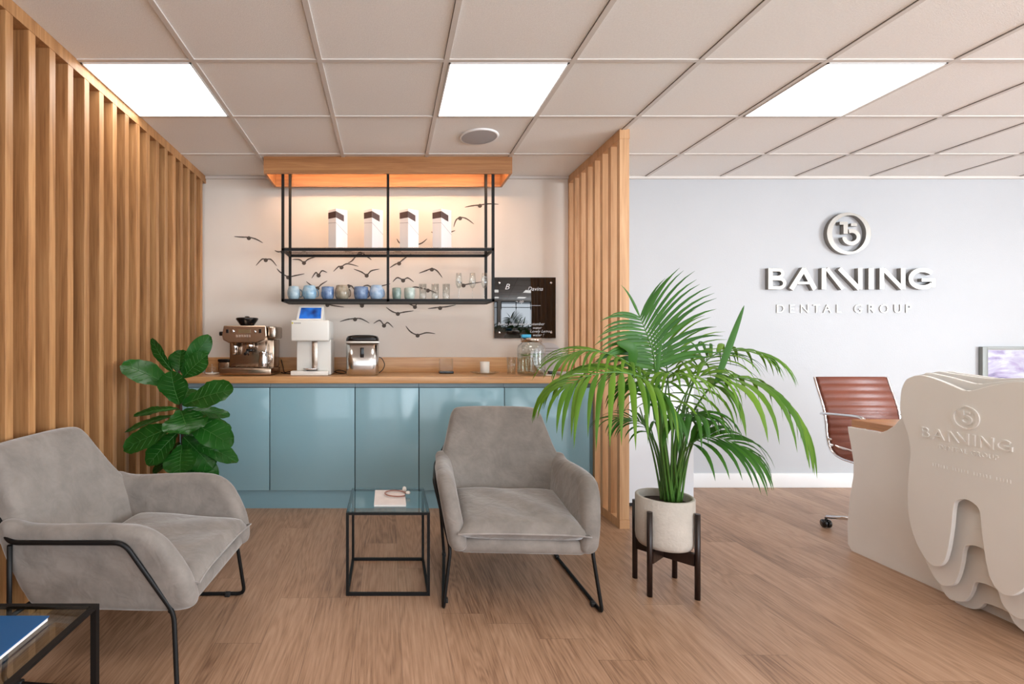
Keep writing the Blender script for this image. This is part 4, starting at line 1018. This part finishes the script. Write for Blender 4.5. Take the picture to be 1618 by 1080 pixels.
# espresso machine
EY = 3.70; t = thing('espresso_machine', 'bronze-steel espresso machine with black bean hopper, at left of worktop', 'coffee machine', (WX(397, EY), EY, WT))
sc = EY/F
def E(px, py): return ((px-397)*sc, CAMZ-(py-VY)*sc-WT)
b = MB(); xl_, _ = E(351, 0); xr_, _ = E(431, 0)
b.rbox((xl_, -.06, .004), (xr_, .26, .052), .006); b.build('drip_base', M['bronze'], t)
MB().rbox((xl_+.035, .06, .0525), (xr_-.004, .255, .262), .008).build('body', M['bronze'], t)
z0_ = E(0, 541)[1]; z1_ = E(0, 514.5)[1]
po = [(E(356, 0)[0], z0_+.02), (E(354.5, 0)[0], z0_+.05), (E(357, 0)[0], z1_), (E(423, 0)[0], z1_), (E(424, 0)[0], z0_+.045), (E(420, 0)[0], z0_+.018), (E(408, 0)[0], z0_-.002), (E(365, 0)[0], z0_-.002)]
MB().prism(po, -.055, .255, lambda v: Vector((v.x, v.z, v.y))).build('head', M['bronze'], t, bevel=.006)
MB().rbox((E(424.5, 0)[0], -.03, z0_+.03), (E(437, 0)[0], .2, z1_-.004), .012).build('side_housing', M['steel'], t)
b = MB()
for px, sg_ in ((352, -1), (432, 1)):
    X = E(px, 0)[0]; b.lathe([(0, 0), (.014, 0), (.016, .01), (.016, .03), (0, .031)], n=20, mp=lambda v, X=X, sg_=sg_: Vector((X+sg_*(v.z-.012), -.01+v.x, z0_+.065+v.y)))
b.build('dial', M['black_gloss'], t)
hz = z1_+.001
hop = thing_part = MB().lathe([(.045, 0), (.05, .006), (.082, .05), (.082, .056), (.078, .062), (.02, .064), (.015, .074), (0, .075)], (E(384.5, 0)[0], .10, hz), 32, cap0=True).build('bean_hopper', M['black_gloss'], t)
yf = -.0565
def face_rect(b, x0_, y0_, x1_, y1_, dy=.0015): 
    a = E(x0_, y1_); c = E(x1_, y0_); b.box((a[0], yf-dy, a[1]), (c[0], yf+.002, c[1]))
b = MB(); face_rect(b, 380, 520.5, 399, 526); b.build('display', mat('amber_display', (120, 98, 70), .2), t)
b = MB(); face_rect(b, 361, 520.5, 365, 526); face_rect(b, 412, 520, 416, 526); b.build('button', M['black_gloss'], t)
b = MB(); a = E(372, 523.5); b.lathe([(0, -.006), (.011, -.006), (.012, 0), (0, .001)], n=20, mp=lambda v: Vector((a[0]+v.x, yf+v.z, a[1]+v.y))); c = E(406, 524); b.lathe([(0, -.005), (.009, -.005), (.01, 0), (0, .001)], n=20, mp=lambda v: Vector((c[0]+v.x, yf+v.z, c[1]+v.y))); b.build('round_button', M['chrome'], t)
b = MB()
for k in range(6): face_rect(b, 376+k*4, 528.7, 378.6+k*4, 532.5)
b.build('badge_lettering', M['chrome'], t)
gx, gz = E(395, 545); 
MB().lathe([(0, .02), (.031, .02), (.033, -.005), (.030, -.022), (0, -.024)], (gx, .0, gz), 24).build('group_head', M['chrome'], t)
MB().lathe([(0, 0), (.027, 0), (.029, .02), (0, .021)], (gx, .0, gz-.048), 24).tube([(gx, -.03, gz-.036), (gx+.002, -.10, gz-.052), (gx+.002, -.135, gz-.062)], .010, 10).tube([(gx-.01, 0, gz-.045), (gx-.012, 0, gz-.075)], .004, 8).build('portafilter', M['black_gloss'], t)
g2x, g2z = E(370, 545)
MB().lathe([(0, .02), (.022, .02), (.022, -.015), (.018, -.05), (.016, -.07), (0, -.072)], (g2x, .02, g2z), 20).build('grinder_spout', M['chrome'], t)
MB().tube([(E(421, 0)[0], -.01, z0_+.005), (E(422, 0)[0], -.03, z0_-.04), (E(419, 0)[0], -.035, .075)], .004, 8).build('steam_wand', M['chrome'], t)
jx = E(417, 0)[0]
MB().lathe([(0, 0), (.036, 0), (.038, .006), (.037, .05), (.030, .085), (.031, .10), (.034, .115), (.032, .115), (.029, .10), (.028, .085), (.034, .05), (.034, .008), (0, .006)], (0, 0, 0), 28).tube(catmull([(.03, 0, .09), (.058, 0, .09), (.062, 0, .05), (.036, 0, .025)], 5), .0035, 8).xf(lambda v: v)
tj = thing('milk_jug', 'steel milk jug standing on the espresso machine drip tray', 'jug', (WX(397, EY)+jx, EY-.012, WT+.0605))
MB().lathe([(0, 0), (.034, 0), (.036, .006), (.035, .05), (.028, .085), (.029, .10), (.032, .112), (.030, .112), (.027, .10), (.026, .085), (.032, .05), (.032, .008), (0, .006)], n=28).build('jug_body', M['chrome'], tj)
MB().tube(catmull([(.028, 0, .092), (.056, 0, .092), (.058, 0, .05), (.034, 0, .025)], 5), .0035, 8).build('handle', M['chrome'], tj)
b = MB()
for k in range(9): xx = xl_+.05+k*.038; b.box((xx, -.05, .0525), (xx+.024, .055, .0565))
b.box((xl_+.03, -.052, .0523), (xr_-.006, .056, .054)); b.build('drip_grate', M['steel'], t)
# canister behind left of machine, glass cloche
t = thing('canister', 'small brown lidded canister left of the espresso machine', 'canister', (WX(356, 4.01), 4.01, WT))
MB().rbox((-.045, -.04, 0), (.045, .04, .085), .008).build('tin', M['bronze'], t); MB().rbox((-.047, -.042, .0855), (.047, .042, .108), .006).build('lid', M['black_gloss'], t)
t = thing('glass_cloche', 'tiny glass cloche with knob on a white dish at the far left of worktop', 'cloche', (WX(335, 3.80), 3.80, WT))
MB().lathe([(0, 0), (.045, 0), (.052, .008), (.052, .014), (.046, .011), (0, .009)], n=32).build('dish', M['white_ceramic'], t)
MB().lathe([(.036, .012), (.036, .035), (.028, .052), (.008, .06), (.008, .066), (.011, .072), (0, .078)], n=28).build('dome', M['glass'], t)
# white drink printer
DY = 3.68; t = thing('drink_printer', 'tall white drink printing machine with tilted tablet screen', 'printer machine', (WX(492, DY), DY, WT)); sc = DY/F
def E2(px, py): return ((px-492)*sc, CAMZ-(py-VY)*sc-WT)
x0_, _ = E2(461, 0); x1_, _ = E2(519.5, 0)
MB().rbox((x0_, -.05, .002), (x1_, .03, .034), .004).build('foot_tray', M['white_pl'], t)
MB().rbox((E2(467.5, 0)[0], .031, .002), (x1_+.012, .27, E2(0, 536)[1]), .006).build('column', M['white_pl'], t)
MB().rbox((x0_+.001, -.045, E2(0, 538.5)[1]), (E2(520, 0)[0]+.004, .27, E2(0, 506)[1]), .01).build('upper_housing', M['white_pl'], t)
MB().rbox((E2(492.5, 0)[0], .018, .03), (E2(501, 0)[0], .0305, E2(0, 539)[1]), .003).build('lift_rail', M['steel'], t)
MB().lathe([(0, 0), (.03, 0), (.034, .006), (.055, .012), (.058, .018), (.052, .018), (0, .014)], (E2(492, 0)[0], -.012, .0345), 32).build('cup_platform', M['chrome'], t)
zt_ = E2(0, 506)[1]; xa, xb = E2(469, 0)[0], E2(511, 0)[0]
def tilt(v): return Vector((v.x, v.y+(v.z-zt_)*.38, v.z))
po = [(xa, -.02, zt_+.0005), (xb, -.02, zt_+.0005), (xb, .12, zt_+.0005), (xa, .12, zt_+.0005)]
b = MB(); ztop = E2(0, 485.5)[1]+.012
b.add([(xa, -.03, zt_+.0005), (xb, -.03, zt_+.0005), (xb, .13, zt_+.0005), (xa, .13, zt_+.0005), (xa+.012, .03, ztop), (xb-.002, .03, ztop), (xb-.002, .06, ztop), (xa+.012, .06, ztop)], [(0, 3, 2, 1), (4, 5, 6, 7), (0, 1, 5, 4), (1, 2, 6, 5), (2, 3, 7, 6), (3, 0, 4, 7)])
b.build('screen_housing', M['white_pl'], t, bevel=.003)
hgt = ztop-zt_
def SF(u, v, o=.0015): # point on the tilted front face
    x = (xa+.012*v)*(1-u)+(xb-.002*v)*u; return Vector((x, -.03+.06*v-o, zt_+hgt*v+o*.7))
b = MB().add([SF(.10, .12, .003), SF(.92, .12, .003), SF(.92, .86, .003), SF(.10, .86, .003), SF(.10, .12, -.001), SF(.92, .12, -.001), SF(.92, .86, -.001), SF(.10, .86, -.001)], [(0, 1, 2, 3), (7, 6, 5, 4), (0, 4, 5, 1), (1, 5, 6, 2), (2, 6, 7, 3), (3, 7, 4, 0)])
b.build('screen', M['screen'], t)
lx, lz = E2(464, 510.5); MB().cyl((0, 0, 0), .006, .002, 12, mp=lambda v: Vector((lx+v.x, -.0452-v.z, lz+v.y))).build('logo_dot', mat('yellow_green', (200, 190, 60), .5), t)
b = MB(); 
for k in range(5): b.box((lx+.012+k*.010, -.0462, lz-.005), (lx+.019+k*.010, -.044, lz+.004))
b.build('small_lettering', M['grey_line'], t)
# ice maker
IY = 3.68; t = thing('ice_maker', 'polished steel ice maker with black domed lid on the worktop', 'ice maker', (WX(572.5, IY), IY, WT)); sc = IY/F
hx = 25.5*sc; zt_ = CAMZ-(541-VY)*sc-WT
def rr_ring(hx, hy, r, z, n=6, cy=.10):
    ring = []
    for cx, cy_, a0 in ((hx-r, hy-r, 0), (-hx+r, hy-r, PI/2), (-hx+r, -hy+r, PI), (hx-r, -hy+r, 1.5*PI)):
        for k in range(n+1): q_ = a0+PI/2*k/n; ring.append((cx+r*math.cos(q_), cy+cy_+r*math.sin(q_), z))
    return ring
MB().loft([rr_ring(hx-.006, .13, .05, 0.0), rr_ring(hx, .135, .055, .006), rr_ring(hx, .135, .055, zt_-.004)]).build('steel_body', mat('polished_silver_steel', (205, 203, 200), .2, 1), t)
MB().loft([rr_ring(hx+.004, .139, .058, zt_-.0035), rr_ring(hx+.005, .14, .058, zt_+.004), rr_ring(hx+.002, .137, .056, zt_+.010)]).build('chrome_rim', M['white_pl'], t)
MB().loft([rr_ring(hx+.002, .137, .056, zt_+.0102), rr_ring(hx+.001, .136, .056, zt_+.03), rr_ring(hx-.008, .128, .05, zt_+.046), rr_ring(hx-.04, .10, .04, zt_+.055), rr_ring(hx-.08, .05, .03, zt_+.058)]).build('lid', M['black_gloss'], t)
MB().rbox((-.014, -.043, zt_-.105), (.014, -.0352, zt_-.035), .003).build('control_strip', M['black_gloss'], t)
# cords
def cord(pts, lab):
    c = Vector(pts[0]); b = MB().tube([p-c for p in catmull([Vector(p) for p in pts], 8)], .0032, 8)
    tag(b.build('power_cord', M['black_matt'], loc=c), lab, 'cord')
zc0 = WT+.0035
cord([(WX(441, 3.98), 4.06, WT+.10), (WX(445, 3.98), 4.03, WT+.05), (WX(448, 3.95), 3.99, zc0), (WX(456, 3.9), 3.93, zc0+.012), (WX(462, 3.86), 3.86, zc0), (WX(446, 3.8), 3.88, zc0), (WX(437, 3.8), 3.965, zc0)], 'black power cord between espresso machine and white machine')
cord([(WX(527, 3.97), 3.985, zc0), (WX(533, 3.93), 3.93, zc0+.02), (WX(541, 3.9), 3.90, zc0+.018), (WX(547, 3.86), 3.93, zc0), (WX(538, 3.84), 3.86, zc0), (WX(528, 3.86), 3.97, zc0)], 'black power cord looped between white machine and ice maker')
cord([(WX(597.5, 3.95), 3.95, WT+.125), (WX(603, 3.93), 3.95, WT+.115), (WX(607.5, 3.93), 3.95, WT+.07), (WX(605, 3.93), 3.945, WT+.03), (WX(599, 3.92), 3.935, WT+.0035), (WX(597, 3.93), 3.95, WT+.0035)], 'black power cord curving out from right side of the ice maker')
# small acrylic box, candle on dish, tumbler
t = thing('display_box', 'small clear acrylic box on black base beside the oak upstand', 'display box', (WX(704.5, 3.93), 3.93, WT))
MB().rbox((-.054, -.05, 0), (.054, .05, .018), .002).build('base', M['black_gloss'], t)
b = MB().box((-.05, -.046, .0185), (.05, -.0445, .115)).box((-.05, .0445, .0185), (.05, .046, .115)).box((-.05, -.044, .0185), (-.0485, .044, .115)).box((.0485, -.044, .0185), (.05, .044, .115)); b.build('acrylic_cover', thin_glass('clear_acrylic', (.97, .97, .96), 1.15, .05), t)
t = thing('glass_dish', 'low clear glass dish with leaf edge under the white candle', 'dish', (WX(766, 3.84), 3.84, WT))
MB().lathe([(0, 0), (.07, 0), (.115, .016), (.113, .018), (.07, .004), (0, .0035)], n=12).build('dish', M['glass'], t)
t = thing('candle', 'white pillar candle in a frosted holder on the clear dish', 'candle', (WX(766, 3.84), 3.84, WT+.0042))
MB().lathe([(0, 0), (.033, 0), (.035, .004), (.036, .088), (.034, .09), (.032, .072), (0, .070)], n=28).build('wax', M['white_ceramic'], t)
MB().cyl((0, 0, .070), .0012, .01, 6).build('wick', M['black_matt'], t)
tag(MB().lathe([(0, 0), (.030, 0), (.034, .13), (.032, .13), (.028, .008), (0, .007)], n=28).build('tumbler', M['glass'], loc=(WX(808, 3.78), 3.78, WT)), 'clear drinking glass standing on the worktop left of the water dispenser', 'glass')
# water dispenser
t = thing('water_dispenser', 'clear glass water dispenser jar with metal screw lid and tap', 'drinks dispenser', (WX(839.5, 3.72), 3.72, WT))
MB().lathe([(0, 0), (.085, 0), (.098, .006), (.102, .03), (.102, .19), (.096, .215), (.076, .232), (.070, .238), (.070, .245), (.067, .245), (.067, .238), (.074, .229), (.092, .212), (.0985, .19), (.0985, .03), (.094, .01), (0, .008)], n=40).build('jar', M['glass'], t)
MB().lathe([(0, .0085), (.093, .0105), (.0978, .031), (.0978, .160), (0, .160)], n=40).build('water', M['water'], t)
MB().lathe([(.071, .2405), (.0745, .242), (.0745, .268), (.071, .272), (0, .273)], n=40).build('metal_lid', M['steel'], t)
MB().tube([(.02, -.098, .055), (.02, -.125, .055)], .011, 12).tube([(.02, -.122, .062), (.02, -.124, .028)], .007, 10).rbox((.002, -.132, .066), (.038, -.118, .074), .003).build('tap', M['chrome'], t)
b = MB()
for k in range(5):
    a = k*1.256; b.lathe([(0, 0), (.026, 0), (.026, .004), (0, .004)], (.055*math.cos(a), .055*math.sin(a), .152-.003*k), 16)
b.build('cucumber_slices', mat('cucumber', (120, 160, 84), .4), t)
tag(MB().rbox((-.033, -.02, 0), (.033, .02, .024), .004).build('blue_block', mat('bright_cyan', (60, 176, 222), .4), loc=(WX(831, 3.70), 3.70, WT+.2735)), 'small bright blue packet lying on the water dispenser lid', 'block')  # plain bright blue block set on the dispenser lid
# round sign, dark item, leaflets
t = thing('round_sign', 'round pale acrylic sign with grey lines behind the water dispenser', 'sign', (WX(866, 3.97), 3.97, WT))
disc = lambda r_, d0, d1: MB().prism([(r_*math.cos(2*PI*k/48), .12+r_*math.sin(2*PI*k/48)) for k in range(48)], d0, d1, lambda v: Vector((v.x, v.z, v.y)))
disc(.118, 0, .004).build('disc', M['paper_grey'], t); MB().rbox((-.05, -.02, 0), (.05, .025, .012), .003).build('foot', M['white_pl'], t)
b = MB()
for k, (x_, w_) in enumerate(((.0, .12), (.0, .10), (.0, .12), (.0, .09))): b.box((x_-w_/2+.02, -.001, .19-.022*k), (x_+w_/2+.02, .0005, .195-.022*k))
b.build('printed_lines', M['grey_line'], t)
t = thing('card_holder', 'small black card box on the worktop right of the water dispenser', 'box', (WX(871, 3.68), 3.68, WT))
MB().rbox((-.045, -.02, 0), (.03, .03, .008), .003).build('base', M['white_ceramic'], t); MB().rbox((-.02, -.015, .0085), (.028, .025, .032), .003).build('box_body', M['black_gloss'], t)
tag(MB().rbox((-.10, -.04, 0), (.10, .06, .022), .002).build('leaflet_stack', M['paper_grey'], loc=(WX(905, 3.72), 3.74, WT)), 'low stack of white leaflets at right end of worktop behind palm fronds', 'leaflets')
